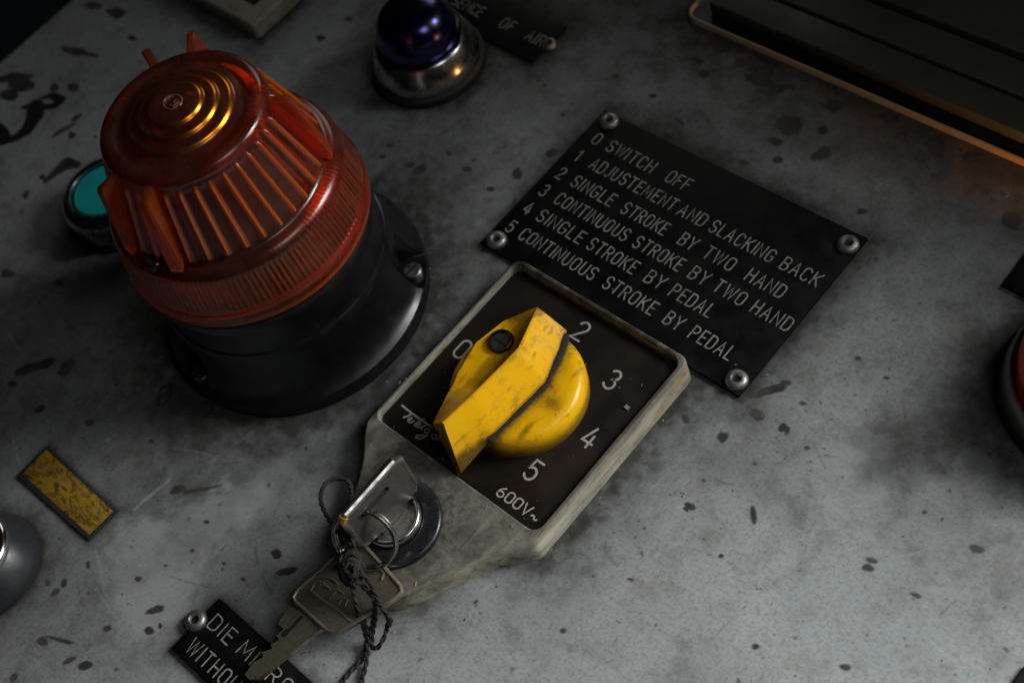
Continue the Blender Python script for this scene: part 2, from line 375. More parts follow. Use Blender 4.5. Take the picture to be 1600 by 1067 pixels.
def seg_d(P, Q, XX=None, YY=None):
    XX = X if XX is None else XX; YY = Y if YY is None else YY
    dx, dy = Q[0] - P[0], Q[1] - P[1]; L2 = dx * dx + dy * dy + 1e-9
    tt = np.clip(((XX - P[0]) * dx + (YY - P[1]) * dy) / L2, 0, 1)
    return np.hypot(XX - P[0] - tt * dx, YY - P[1] - tt * dy), tt
def win(cx, cy, r):
    i0, i1 = np.searchsorted(xs, (cx - r, cx + r)); j0, j1 = np.searchsorted(ys, (cy - r, cy + r))
    return slice(max(i0, 0), i1), slice(max(j0, 0), j1)
def blob(px, py, a, b, ang=0.0, arr=None, soft=0.35, wob=0.75, amt=1.0):
    """an irregular flake: a, b half sizes in photo pixels, ang its tilt in the photo"""
    arr = chip if arr is None else arr
    c = at(px, py); ca, sa = math.cos(math.radians(ang)), math.sin(math.radians(ang))
    u = at(px + a * ca, py + a * sa) - c; v = at(px - b * sa, py + b * ca) - c
    R = 1.6 * max(np.hypot(u[0], u[1]), np.hypot(v[0], v[1])) + 1
    W = win(c[0], c[1], R)
    A = np.linalg.inv(np.array([[u[0], v[0]], [u[1], v[1]]]))
    dx, dy = X[W] - c[0], Y[W] - c[1]
    q = np.hypot(A[0, 0] * dx + A[0, 1] * dy, A[1, 0] * dx + A[1, 1] * dy) + wob * (n1[W] - 0.5) * 1.5 + 0.4 * wob * (n2[W] - 0.5)
    arr[W] = np.maximum(arr[W], amt * np.clip((1.0 - q) / soft + 0.5, 0, 1))
def stroke(pts, wd, arr, amt=1.0, soft=0.6, wob=0.5):
    P = [at(*p)[:2] for p in pts]
    W = win(sum(p[0] for p in P) / len(P), sum(p[1] for p in P) / len(P), 8 + max(np.hypot(p[0] - q[0], p[1] - q[1]) for p in P for q in P))
    for i in range(len(P) - 1):
        d, tt = seg_d(P[i], P[i + 1], X[W], Y[W])
        w_ = (wd[i] * (1 - tt) + wd[i + 1] * tt) if hasattr(wd, '__len__') else wd
        arr[W] = np.maximum(arr[W], amt * np.clip((w_ - d + wob * (n2[W] - 0.5)) / soft + 0.5, 0, 1))
CHIPS = [(1128,682,10,8,10),(1182,648,10,8,20),(1222,668,5,8,40),(1230,673,4,8,10),(1077,790,10,5,25),(1177,806,5,14,-4),(1364,876,10,4,20),
 (1359,888,11,6,10),(1527,857,12,7,10),(1320,1042,9,5,15),(1127,868,5,4,0),(1205,610,26,7,-16),(1228,598,10,5,0),(1070,655,6,8,-30),
 (1232,195,21,15,10),(1186,126,20,9,12),(1212,139,14,5,20),(1256,124,12,6,10),(1286,204,9,6,-15),(1213,222,13,6,5),(1283,241,17,9,-25),
 (1100,117,9,6,0),(1300,163,14,11,-40),(1226,137,12,4,5),(1516,246,14,11,20),(1580,345,16,13,30),(1128,73,16,11,5),(1438,162,13,9,0),
 (1332,148,14,7,15),(1390,180,16,9,10),(1285,108,9,4,0),(1160,255,8,4,10),(1214,250,8,5,0),(860,240,9,7,-20),(808,272,9,8,0),(768,296,7,4,0),(905,215,5,4,0),
 (1345,330,9,5,0),(1460,120,14,6,25),(1090,95,12,5,20),
 (58,572,34,8,-18),(104,573,16,8,-50),(275,765,14,6,-20),(12,428,9,8,0),(92,442,8,5,20),(120,81,26,6,12),(28,130,24,12,10),(12,150,14,10,0),
 (84,137,6,6,0),(114,137,8,7,0),(112,212,7,6,0),(96,205,20,3,-30),(120,184,9,3,-35),(40,305,7,7,0),(66,277,5,4,0),
 (432,865,9,7,20),(448,893,17,6,-12),(168,981,7,5,-30),(233,985,9,6,10),(240,953,14,6,-15),(95,1000,20,3,14),(66,1003,8,6,0),(106,1032,11,4,-25),
 (133,1040,14,7,-15),(22,1058,8,6,-50),(86,925,9,5,-40),(137,882,4,7,0),(74,911,4,5,0),(99,911,5,8,10),(250,978,4,6,0),(655,266,10,7,-20),(730,265,7,4,10),
 (700,240,7,4,30),(640,258,8,4,0),(598,245,5,3,0),(610,228,6,3,0),(1020,150,8,4,0),(960,120,6,4,0),(1060,190,8,4,30),(880,180,4,3,0),
 (1445,800,4,3,0),(1430,930,8,3,20),(1255,630,6,3,10),(1340,560,5,3,0),(1385,590,5,3,10),(1260,700,5,4,0),(985,905,6,3,10),(880,985,5,4,0),(1180,1010,5,4,10),
 (215,905,5,4,0),(300,860,4,3,0),(322,815,5,3,0),(380,905,4,3,0),(350,880,4,3,20),(60,640,12,5,-20),(20,600,10,5,0),(140,660,7,5,0),(235,690,6,4,0),
 (180,20,14,8,0),(145,10,16,5,0),(205,60,7,4,20),(500,60,8,5,0),(545,30,6,4,0)]
for c_ in CHIPS: blob(*c_, soft=0.28)
for k in range(420):                                          # pinholes and fly specks
    px, py = rng.uniform(0, 1600), rng.uniform(0, 1067); s_ = rng.choice([1.3, 1.8, 2.6, 3.6], p=[.45, .3, .17, .08])
    blob(px, py, s_ * rng.uniform(.8, 1.7), s_ * rng.uniform(.6, 1), rng.uniform(0, 180), soft=0.6, wob=0.5, amt=rng.uniform(.45, 1))
Z5 = lambda pts: [(x / 4.85, 100 + y / 4.85) for x, y in pts]
stroke(Z5([(310,262),(395,240),(455,275),(430,312),(330,332),(255,312),(170,335)]), [0.6,1.6,2.2,1.6,1.7,2.4,0.8], ink)
stroke(Z5([(262,320),(265,400),(200,505),(100,570),(0,590)]), [3.2,3.6,2.8,1.8,2.2], ink)
stroke(Z5([(-30,480),(20,530),(60,575),(0,592)]), [2.6,2.6,1.8,2.0], ink)
stroke(Z5([(340,890),(450,800),(500,760),(590,765)]), [1.0,2.2,3.0,1.4], chip)
stroke([(50,120),(20,118),(-10,128)], [0.8,1.6,1.6], chip)
stroke([(290,768),(320,764),(345,758)], [0.9,0.5,0.3], chip)
stroke([(266,600),(252,606),(246,628),(254,634),(268,616),(264,600)], 0.45, ink, 0.8); stroke([(318,628),(334,632),(330,646),(316,652)], 0.45, ink, 0.8)
for k in range(130):                                          # fine handling scratches
    px, py = rng.uniform(0, 1600), rng.uniform(0, 1067); a_ = rng.uniform(0, pi); l_ = rng.uniform(15, 90); b_ = a_ + rng.uniform(-.25, .25)
    stroke([(px, py), (px + l_ * .5 * math.cos(a_), py + l_ * .5 * math.sin(a_)), (px + l_ * .5 * (math.cos(a_) + math.cos(b_)), py + l_ * .5 * (math.sin(a_) + math.sin(b_)))], [.1, .22, .08], smear if rng.random() < .7 else chip, rng.uniform(.2, .6), .5, .3)
for a_ in ([(398,855),(402,880)],[(410,900),(425,928)],[(1470,960),(1490,940)],[(690,210),(760,160),(800,120)]): stroke(a_, 0.16, chip, 0.7, 0.4, 0.2)
for a_, am in ([(580,255),(640,240),(720,200)],.5),([(560,275),(650,300),(760,290)],.35),([(1330,560),(1345,650),(1390,560)],.5),([(1340,700),(1420,590)],.4),\
  ([(1380,560),(1335,680)],.4),([(210,795),(245,765),(265,750)],.6),([(680,330),(760,380)],.3),([(1280,600),(1330,700)],.3),([(330,720),(430,650),(520,640)],.35),\
  ([(1290,780),(1370,850)],.3),([(150,860),(165,930)],.4),([(360,960),(420,900)],.3): stroke(a_, 0.35, smear, am, 0.9, 0.8)
def patch(pts, amt, soft):                                     # wiped, paler patches
    P = [at(*p)[:2] for p in pts]; ins = np.zeros(X.shape, bool); dmin = np.full(X.shape, 1e9)
    wx, wy = X + 9 * (n1 - .5), Y + 9 * (fbm(X, Y, 0.2, 77) - .5)
    for i in range(len(P)):
        p, q = P[i], P[i - 1]
        d, _ = seg_d(p, q, wx, wy); dmin = np.minimum(dmin, d)
        cond = (p[1] > wy) != (q[1] > wy)
        with np.errstate(divide='ignore', invalid='ignore'):
            ins ^= cond & (wx < (q[0] - p[0]) * (wy - p[1]) / (q[1] - p[1] + 1e-12) + p[0])
    return amt * np.clip((np.where(ins, dmin, -dmin)) / soft + .5, 0, 1)
smear = np.maximum(smear, patch([(165,860),(185,830),(300,790),(420,720),(520,650),(470,720),(400,800),(330,860),(270,1000),(190,1000)], .5, 5) * (0.4 + n3))
smear = np.maximum(smear, patch([(280,860),(320,830),(300,930),(250,1010)], .6, 3) * (.5 + .7 * n1))
smear = np.maximum(smear, patch([(1300,720),(1340,640),(1400,690),(1370,800),(1330,790)], .35, 8))
# grime that has gathered round everything that is screwed to the panel
def rect_sdf(x0, x1, y0, y1, r=0.0):
    qx = np.abs(X - (x0 + x1) / 2) - (x1 - x0) / 2 + r; qy = np.abs(Y - (y0 + y1) / 2) - (y1 - y0) / 2 + r
    return np.hypot(np.maximum(qx, 0), np.maximum(qy, 0)) + np.minimum(np.maximum(qx, qy), 0) - r
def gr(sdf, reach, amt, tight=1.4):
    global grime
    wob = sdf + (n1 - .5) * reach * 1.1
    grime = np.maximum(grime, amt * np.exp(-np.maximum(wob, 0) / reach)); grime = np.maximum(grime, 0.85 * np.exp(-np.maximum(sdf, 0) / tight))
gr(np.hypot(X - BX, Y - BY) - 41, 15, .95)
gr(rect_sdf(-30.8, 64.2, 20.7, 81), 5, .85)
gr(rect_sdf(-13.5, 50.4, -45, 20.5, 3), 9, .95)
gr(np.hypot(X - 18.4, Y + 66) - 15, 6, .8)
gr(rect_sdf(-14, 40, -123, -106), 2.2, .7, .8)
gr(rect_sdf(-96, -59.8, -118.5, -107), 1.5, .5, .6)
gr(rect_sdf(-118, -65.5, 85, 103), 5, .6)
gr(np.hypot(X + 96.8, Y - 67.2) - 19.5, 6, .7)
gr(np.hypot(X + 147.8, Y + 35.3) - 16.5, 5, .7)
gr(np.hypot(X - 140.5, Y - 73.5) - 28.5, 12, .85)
grime = np.maximum(grime, patch([(1335,690),(1400,640),(1500,590),(1600,560),(1600,750),(1480,740),(1400,765),(1350,740)], .55, 14))  # darker patch beside the red lamp
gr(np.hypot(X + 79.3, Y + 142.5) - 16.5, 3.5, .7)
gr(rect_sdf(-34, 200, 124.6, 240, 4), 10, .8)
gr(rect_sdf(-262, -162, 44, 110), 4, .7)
grime = np.clip(grime + np.clip((fbm(X, Y, 0.035, 91) - 0.52) * 1.2, 0, .2) * (n1 + .3) + .32 * np.clip((Y + 20) / 130, 0, 1) * (.4 + n3) + .30 * np.clip((5 - X) / 60, 0, 1) * np.clip((-40 - Y) / 40, 0, 1) * np.clip(.2 + 1.2 * n3, 0, 1) * (1 - .9 * np.clip(smear * 2, 0, 1)), 0, 1)  # greasy film; its rise towards the housing also paints in shade
rs = np.exp(-((X - 62) / 40) ** 2 - ((Y - 112) / 14) ** 2)  # brownish spill of warm light near the trim, put into the colour
rust_glow = np.clip(rs * np.clip((fbm(X, Y, 0.12, 61) - .42) * 4, 0, 1) * .45, 0, 1)
rust_glow = np.maximum(rust_glow, .22 * np.clip((fbm(X, Y, 0.16, 66) - .68) * 8, 0, 1))
me = bpy.data.meshes.new('panel')
vs = np.stack([X, Y, Z], -1).reshape(-1, 3) * MM
idx = np.arange(nx * ny).reshape(nx, ny)
q = np.stack([idx[:-1, :-1], idx[1:, :-1], idx[1:, 1:], idx[:-1, 1:]], -1).reshape(-1, 4)
me.vertices.add(len(vs)); me.vertices.foreach_set('co', vs.ravel())
me.loops.add(q.size); me.loops.foreach_set('vertex_index', q.ravel().astype(np.int32))
me.polygons.add(len(q)); me.polygons.foreach_set('loop_start', np.arange(0, q.size, 4, dtype=np.int32))
me.update(calc_edges=True); me.polygons.foreach_set('use_smooth', [True] * len(q))
for nm, arr in (('chip', chip), ('ink', ink), ('smear', smear), ('grime', grime * 0.9), ('rust_glow', rust_glow)):
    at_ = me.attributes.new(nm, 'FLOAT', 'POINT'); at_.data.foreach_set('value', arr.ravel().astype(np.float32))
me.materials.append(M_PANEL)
panel = bpy.data.objects.new('panel', me); C.objects.link(panel)
tag(panel, 'stained grey painted machine control panel with chips and scratches', 'panel', kind='structure')

# ------------------------------------------------------------------ engraved lettering: a single-stroke alphabet
def arc(cx, cy, rx, ry, a0, a1, n=10):
    return [(cx + rx * math.cos(math.radians(a0 + (a1 - a0) * k / n)), cy + ry * math.sin(math.radians(a0 + (a1 - a0) * k / n))) for k in range(n + 1)]
W_ = 0.52
def stadium(w): r = w / 2; return arc(r, 1 - r, r, r, 90, 0, 6) + arc(r, r, r, r, 0, -180, 12) + arc(r, 1 - r, r, r, 180, 90, 6)
GL = {
 'A': (W_, [[(0, 0), (W_/2, 1), (W_, 0)], [(W_*.17, .33), (W_*.83, .33)]]),
 'B': (W_*.92, [[(0, 0), (0, 1), (.24, 1)] + arc(.24, .765, .22, .235, 90, -90, 8) + [(.0, .53)], [(.24, .53)] + arc(.24, .265, .24, .265, 90, -90, 8) + [(0, 0)]]),
 'C': (W_*.92, [arc(.24, .74, .24, .26, 15, 180, 9) + arc(.24, .26, .24, .26, 180, 345, 9)]),
 'D': (W_*.95, [[(0, 0), (0, 1), (.22, 1)] + arc(.22, .72, .27, .28, 90, 0, 6) + arc(.22, .28, .27, .28, 0, -90, 6) + [(0, 0)]]),
 'E': (W_*.80, [[(W_*.8, 1), (0, 1), (0, 0), (W_*.8, 0)], [(0, .52), (W_*.68, .52)]]),
 'F': (W_*.80, [[(W_*.8, 1), (0, 1), (0, 0)], [(0, .52), (W_*.68, .52)]]),
 'G': (W_*.95, [arc(.245, .74, .245, .26, 15, 180, 9) + arc(.245, .26, .245, .26, 180, 360, 9) + [(.49, .46), (.28, .46)]]),
 'H': (W_*.95, [[(0, 0), (0, 1)], [(.49, 0), (.49, 1)], [(0, .52), (.49, .52)]]),
 'I': (0.0, [[(0, 0), (0, 1)]]),
 'J': (W_*.62, [[(.32, 1), (.32, .2)] + arc(.16, .18, .16, .18, 0, -165, 8)]),
 'K': (W_*.98, [[(0, 0), (0, 1)], [(.49, 1), (.0, .40)], [(.16, .58), (.51, 0)]]),
 'L': (W_*.75, [[(0, 1), (0, 0), (.39, 0)]]),
 'M': (W_*1.25, [[(0, 0), (.05, 1), (.325, .25), (.60, 1), (.65, 0)]]),
 'N': (W_*.98, [[(0, 0), (0, 1), (.51, 0), (.51, 1)]]),
 'O': (W_*.98, [stadium(.50)]),
 'P': (W_*.92, [[(0, 0), (0, 1), (.23, 1)] + arc(.23, .74, .24, .26, 90, -90, 8) + [(0, .48)]]),
 'R': (W_*.95, [[(0, 0), (0, 1), (.23, 1)] + arc(.23, .75, .24, .25, 90, -90, 8) + [(0, .50)], [(.24, .5), (.49, 0)]]),
 'S': (W_*.92, [arc(.24, .75, .235, .25, 20, 270, 12) + arc(.24, .25, .24, .25, 90, -160, 12)]),
 'T': (W_*.95, [[(0, 1), (.49, 1)], [(.245, 1), (.245, 0)]]),
 'U': (W_*.95, [[(0, 1), (0, .25)] + arc(.245, .25, .245, .25, 180, 360, 10) + [(.49, 1)]]),
 'V': (W_*1.1, [[(0, 1), (.285, 0), (.57, 1)]]),
 'W': (W_*1.4, [[(0, 1), (.18, 0), (.365, .95), (.55, 0), (.73, 1)]]),
 'Y': (W_*.98, [[(0, 1), (.255, .45), (.51, 1)], [(.255, .45), (.255, 0)]]),
 '0': (.50, [stadium(.50)]),
 '1': (.22, [[(0, .76), (.2, 1), (.2, 0)]]),
 '2': (.50, [arc(.25, .74, .235, .26, 165, -28, 10) + [(0, 0), (.50, 0)]]),
 '3': (.50, [arc(.23, .755, .22, .245, 150, -90, 9) + arc(.235, .26, .25, .26, 90, -155, 10)]),
 '4': (.52, [[(.36, 0), (.36, .62)], [(.26, 1), (0, .24), (.52, .24)]]),
 '5': (.50, [[(.46, 1), (.08, 1), (.04, .54)] + arc(.235, .33, .25, .31, 135, -150, 12)]),
 '6': (.50, [arc(.60, .30, .595, .70, 112, 176, 8), arc(.25, .27, .245, .27, 170, 529, 16)]),
 '~': (.50, [arc(.13, .30, .125, .13, 180, 20, 6) + arc(.37, .30, .125, .13, 200, 360, 6)]),
}
ZK = [0]
def ribbon(mb, pts, wd, z):
    """flat stroke with mitred joins and round ends; every stroke a hair above the last so no two faces share a plane"""
    ZK[0] = (ZK[0] + 1) % 5; z = z + 0.006 * ZK[0]
    P = [Vector((p[0], p[1])) for p in pts]; Q = [P[0]]
    for p in P[1:]:
        if (p - Q[-1]).length > 1e-4: Q.append(p)
    P = Q; closed = (P[0] - P[-1]).length < 1e-3 and len(P) > 3
    if closed: P = P[:-1]
    n = len(P); L = []; R = []
    for i in range(n):
        a = P[i - 1] if (i or closed) else None; b = P[(i + 1) % n] if (i < n - 1 or closed) else None
        d1 = (P[i] - a).normalized() if a is not None else None; d2 = (b - P[i]).normalized() if b is not None else None
        d = (d1 + d2) if (d1 is not None and d2 is not None) else (d1 if d1 is not None else d2)
        if d.length < 1e-6: d = d2
        d = d.normalized(); nn = Vector((-d.y, d.x)); s_ = 1.0
        if d1 is not None and d2 is not None: s_ = min(1 / max(nn.dot(Vector((-d1.y, d1.x))), 0.5), 1.7)
        L.append(P[i] + nn * wd / 2 * s_); R.append(P[i] - nn * wd / 2 * s_)
    if not closed:
        for end, sg in ((0, -1), (n - 1, 1)):
            pass
    vs = [(*p, z) for p in L] + [(*p, z) for p in R]
    m = n if closed else n - 1
    fs = [(i, (i + 1) % n, n + (i + 1) % n, n + i) for i in range(m)]
    if not closed:
        for end in (0, n - 1):
            o = P[end]; d = ((P[0] - P[1]) if end == 0 else (P[-1] - P[-2])).normalized(); nn = Vector((-d.y, d.x))
            k = len(vs); cap = []
            for a in range(1, 6):
                th = pi * a / 6; p = o + nn * (wd / 2 * math.cos(th)) + d * (wd / 2 * math.sin(th)); vs.append((*p, z)); cap.append(k + a - 1)
            first, last = (n + end, end) if end == 0 else (end, n + end)
            fs.append((first, *cap, last))
    mb.add(vs, fs)
def word(mb, txt, x0, x1, ymid, h, wd, z, gap=0.30, jit=0.0, xs_=None):
    """x0, x1: centres of the first and last letters, mm"""
    pos = []; x = 0
    for ch in txt:
        w_ = GL[ch][0]; pos.append(x); x += w_ + gap
    c0 = GL[txt[0]][0] / 2; c1 = pos[-1] + GL[txt[-1]][0] / 2
    k = xs_ if len(txt) == 1 else (x1 - x0) / (c1 - c0)
    for ch, p in zip(txt, pos):
        jx, jy = random.uniform(-jit, jit), random.uniform(-jit, jit)
        for s_ in GL[ch][1]:
            ribbon(mb, [(x0 + (p + a - c0) * k + jx, ymid - h / 2 + b * h + jy) for a, b in s_], wd, z)

def rivet(parent, x, y, z, r=3.2, hr=1.15):
    mb = MB(); mb.lathe([(r, z), (r, z + .35), (r * .93, z + .95), (r * .72, z + 1.45), (r * .48, z + 1.55), (hr * 1.05, z + 1.25), (hr * .9, z + .7)], x, y, 32, cap1=False)
    mb.lathe([(hr * .95, z + .70), (0.001, z + .68)], x, y, 20, mi=1, cap0=False, cap1=False)
    return obj('rivet', mb, [M_RIVET, M_HOLE], parent)

# ------------------------------------------------------------------ instruction sign
sg = thing('instruction_sign', 'large black engraved sign listing six numbered switch positions, four rivets', 'sign', (16.7, 50.8, 0))
mb = MB(); mb.prism([(-30.8, 20.75), (64.2, 20.85), (64.1, 81.2), (-30.8, 80.5)], 0.05, 1.2, 0.18); obj('plate', mb, M_BLACKPLATE, sg)
mb = MB()
ROWS = [
 (70.3, [('0', -25.4, 0), ('SWITCH', -19.6, -4.1), ('OFF', 3.6, 9.5)]),
 (62.3, [('1', -26.3, 0), ('ADJUSTEMENT', -19.7, 10.3), ('AND', 14.4, 21.2), ('SLACKING', 25.6, 45.0), ('BACK', 50.3, 60.2)]),
 (54.0, [('2', -26.5, 0), ('SINGLE', -20.3, -6.6), ('STROKE', -0.7, 13.8), ('BY', 20.7, 23.9), ('TWO', 29.7, 37.3), ('HAND', 44.5, 54.3)]),
 (46.2, [('3', -26.6, 0), ('CONTINUOUS', -20.4, 5.1), ('STROKE', 10.1, 25.2), ('BY', 30.5, 33.9), ('TWO', 39.0, 46.7), ('HAND', 52.0, 62.0)]),
 (38.4, [('4', -26.4, 0), ('SINGLE', -20.9, -5.8), ('STROKE', -1.1, 14.5), ('BY', 20.7, 24.2), ('PEDAL', 29.6, 41.8)]),
 (30.3, [('5', -26.5, 0), ('CONTINUOUS', -21.1, 5.6), ('STROKE', 11.6, 27.7), ('BY', 33.7, 37.0), ('PEDAL', 42.6, 54.5)])]
for y_, ws in ROWS:
    for tx, a_, b_ in ws: word(mb, tx, a_, b_, y_, 4.3, 0.46, 1.215, jit=0.05, xs_=4.0)
obj('lettering', mb, M_LETTER, sg, None)
for x_, y_ in ((-26.5, 77.6), (60.9, 76.4), (61.0, 24.4), (-26.9, 23.9)): rivet(sg, x_, y_, 1.2)

# ------------------------------------------------------------------ small engraved plates
dp = thing('name_plate', 'small black engraved plate reading DIE, partly under the hanging key', 'sign', (10, -115, 0))
mb = MB(); mb.prism([(-14, -123.4), (44, -123.4), (44, -105.9), (-13.6, -105.9)], 0.05, 1.3, 0.2); obj('plate', mb, M_BLACKPLATE, dp)
mb = MB(); word(mb, 'DIE', -9.0, -3.0, -111.3, 4.2, .46, 1.315); word(mb, 'MICRO', 3.6, 19.6, -111.0, 4.2, .46, 1.315)
word(mb, 'WITHOUT', -8.7, 11.5, -119.4, 4.2, .46, 1.315); obj('lettering', mb, M_LETTER, dp, None)
rivet(dp, -14.0, -114.2, 1.3, 3.1)
ap = thing('name_plate', 'black engraved plate beside the blue lamp, ending in OF AIR', 'sign', (-92, 94, 0))
mb = MB(); mb.prism([(-124, 85), (-65.5, 85), (-65.7, 103), (-124, 103)], 0.05, 1.3, 0.2); obj('plate', mb, M_BLACKPLATE, ap)
mb = MB(); word(mb, 'PRESENCE', -117, -96.5, 93.5, 4.4, .5, 1.315); word(mb, 'OF', -85.4, -82.2, 93.6, 4.4, .5, 1.315); word(mb, 'AIR', -73.4, -68.6, 93.6, 4.4, .5, 1.315)
obj('lettering', mb, M_LETTER, ap, None); rivet(ap, -64.9, 93.4, 1.3, 2.6, 1.2)
rp = thing('name_plate', 'black plate corner at the right edge, above the red lamp', 'sign', (125, 96, 0))
mb = MB(); mb.prism([(101.8, 86.6), (150, 86.2), (150, 108), (101.4, 108)], 0.05, 1.6, 0.25); obj('plate', mb, M_BLACKPLATE, rp)
bp_ = thing('cover_plate', 'black plate just showing in the bottom right corner', 'plate', (176, -18, 0))
mb = MB(); mb.prism(rrect(158.0, 196, -40, 1.0, 1.0), 0.05, 1.0, 0.2); obj('plate', mb, M_BLACKPLATE, bp_)
yl = thing('label_strip', 'blank scuffed yellow label strip in a thin dark border', 'label', (-77.8, -112.8, 0))
mb = MB(); mb.prism([(-95.9, -119.2), (-59.8, -118.2), (-59.6, -107.1), (-95.9, -106.9)], 0.05, 0.75, 0.15); obj('holder', mb, M_GRIME, yl)
mb = MB(); mb.prism([(-94.9, -117.6), (-60.7, -117.0), (-60.5, -107.9), (-94.9, -107.8)], 0.70, 0.85, 0.04); obj('label', mb, M_LABEL, yl)

# ------------------------------------------------------------------ rotary switch
sw = thing('rotary_switch', 'worn grey cam switch with yellow pointer knob, dial and key lock', 'switch', (18.4, -20, 0))
def body_outline(ins=0.0):
    pts = []
    half = [(32.0, 20.5), (32.0, -44.0)]
    cx = 18.4; o = []
    o += [(cx + 32 - ins - 4 + 4 * math.cos(a), 20.5 - ins - 4 + 4 * math.sin(a)) for a in np.linspace(pi / 2, 0, 7)]
    tail = [Vector((32.0 - ins, -43.0, 0)), Vector((31.0 - ins, -46.5, 0)), Vector((23.5 - ins, -55.5, 0)), Vector((17.6 - ins, -66, 0)), Vector((13.0 - ins, -75, 0)), Vector((9.0 - ins * .7, -79.6 + ins * .7, 0)), Vector((4.0, -81.6 + ins, 0)), Vector((0, -82.0 + ins, 0))]
    o += [(cx + p.x, p.y) for p in smooth_path(tail, 4)]
    right = o; left = [(2 * cx - x, y) for x, y in reversed(o)]
    return right + left[1:-0 or None]
out = body_outline()
# drop doubled points
def dedupe(p):
    r = [p[0]]
    for q_ in p[1:]:
        if abs(q_[0] - r[-1][0]) + abs(q_[1] - r[-1][1]) > 1e-3: r.append(q_)
    if abs(r[0][0] - r[-1][0]) + abs(r[0][1] - r[-1][1]) < 1e-3: r.pop()
    return r
out = dedupe(out)
HOLE = rrect(-12.2, 48.1, -42.6, 18.5, 3.0, 6)
bm = bmesh.new()
H = 8.0
def ringv(pts, z): return [bm.verts.new((x, y, z)) for x, y in pts]
def bridge(a, b):
    n = len(a)
    for i in range(n): bm.faces.new((a[i], a[(i + 1) % n], b[(i + 1) % n], b[i]))
def inset(pts, d):
    n = len(pts); r = []
    A = sum(pts[i][0] * pts[(i + 1) % n][1] - pts[(i + 1) % n][0] * pts[i][1] for i in range(n)); sgn = 1 if A > 0 else -1
    for i in range(n):
        a, b, c = Vector(pts[i - 1]), Vector(pts[i]), Vector(pts[(i + 1) % n])
        d1, d2 = (b - a).normalized(), (c - b).normalized(); dd = (d1 + d2).normalized(); nn = Vector((-dd.y, dd.x)) * sgn
        r.append((b.x + nn.x * d, b.y + nn.y * d))
    return r
r0 = ringv(out, 0.0); r1 = ringv(inset(out, .3), H - 1.0); r2 = ringv(inset(out, .6), H - .35); r3 = ringv(inset(out, 1.1), H)
bridge(r0, r1); bridge(r1, r2); bridge(r2, r3)
h3 = ringv(inset(HOLE, -.35), H); h2 = ringv(HOLE, H - .4); h1 = ringv(HOLE, 4.6)
bridge(h2, h3); bridge(h1, h2)
el = [e for e in bm.edges if (e.verts[0] in r3 and e.verts[1] in r3) or (e.verts[0] in h3 and e.verts[1] in h3)]
bmesh.ops.triangle_fill(bm, edges=el, use_beauty=True)
bm.faces.new(h1)
mb = MB(); mb.bm(bm); obj('body', mb, M_BODY, sw)
mb = MB(); mb.prism(rrect(-11.6, 47.5, -41.7, 17.9, 2.6), 4.65, 5.4, 0.12); dial = obj('dial_plate', mb, M_DIAL, sw)
mb = MB()
for ch, x_, y_ in (('0', -7.1, -11.7), ('1', 1.8, 2.6), ('2', 17.7, 11.7), ('3', 35.0, 4.4), ('4', 41.2, -12.6), ('5', 34.7, -28.9)):
    word(mb, ch, x_, 0, y_, 6.0, 0.68, 5.415, xs_=6.4)
word(mb, '600V~', 31.9, 43.7, -38.4, 3.0, 0.46, 5.415, gap=0.22)
Z6 = lambda pts: [tuple(at(560 + x / 6.67, 560 + y / 6.67, 5.5)[:2]) for x, y in pts]
for s_, wd in (([(455,487),(520,540),(600,600),(680,655),(765,715)], .62), ([(555,570),(520,595),(470,612)], .55),
   ([(520,640),(555,632),(552,612),(525,622),(515,648),(545,668),(580,650)], .42), ([(580,690),(640,640),(690,632)], .42), ([(580,690),(600,705),(640,670)], .42),
   ([(600,700),(640,690),(642,668),(612,678),(605,705),(640,720),(660,705)], .42), ([(655,735),(672,705),(700,700)], .42),
   ([(735,735),(700,735),(690,765),(720,775),(745,745),(720,790),(660,830),(605,825),(610,800),(690,800)], .42),
   ([(790,790),(765,800),(775,830),(805,825),(810,800),(790,790)], .42), ([(820,850),(840,820),(860,850)], .42)):
    ribbon(mb, [(p.x, p.y) for p in smooth_path([(*q_, 0) for q_ in Z6(s_)], 5)], wd, 5.415)
obj('lettering', mb, M_DIALLETTER, dial, None)

# knob: round base with a pointed, roof-shaped grip across it
KX, KY, KR = 17.2, -13.5, 19.0
def set_grime(o, fn):
    me_ = o.data; a_ = me_.attributes.new('grime', 'FLOAT', 'POINT'); b_ = WORLD_AT[o.name]
    a_.data.foreach_set('value', [float(min(1, max(0, fn(v.co.x / MM + b_.x, v.co.y / MM + b_.y, v.co.z / MM + b_.z)))) for v in me_.vertices])
DZ = 13.6
mb = MB()
prof = [(KR, 5.45), (KR, DZ - 3.2), (KR - .25, DZ - 2.0), (KR - .9, DZ - .9), (KR - 1.9, DZ - .25), (KR - 3.2, DZ)] + [(r, DZ + .0) for r in np.linspace(KR - 4.2, 0.3, 26)]
mb.lathe(prof, KX, KY, 180)
knob = obj('knob', mb, M_YELLOW, sw, 50)
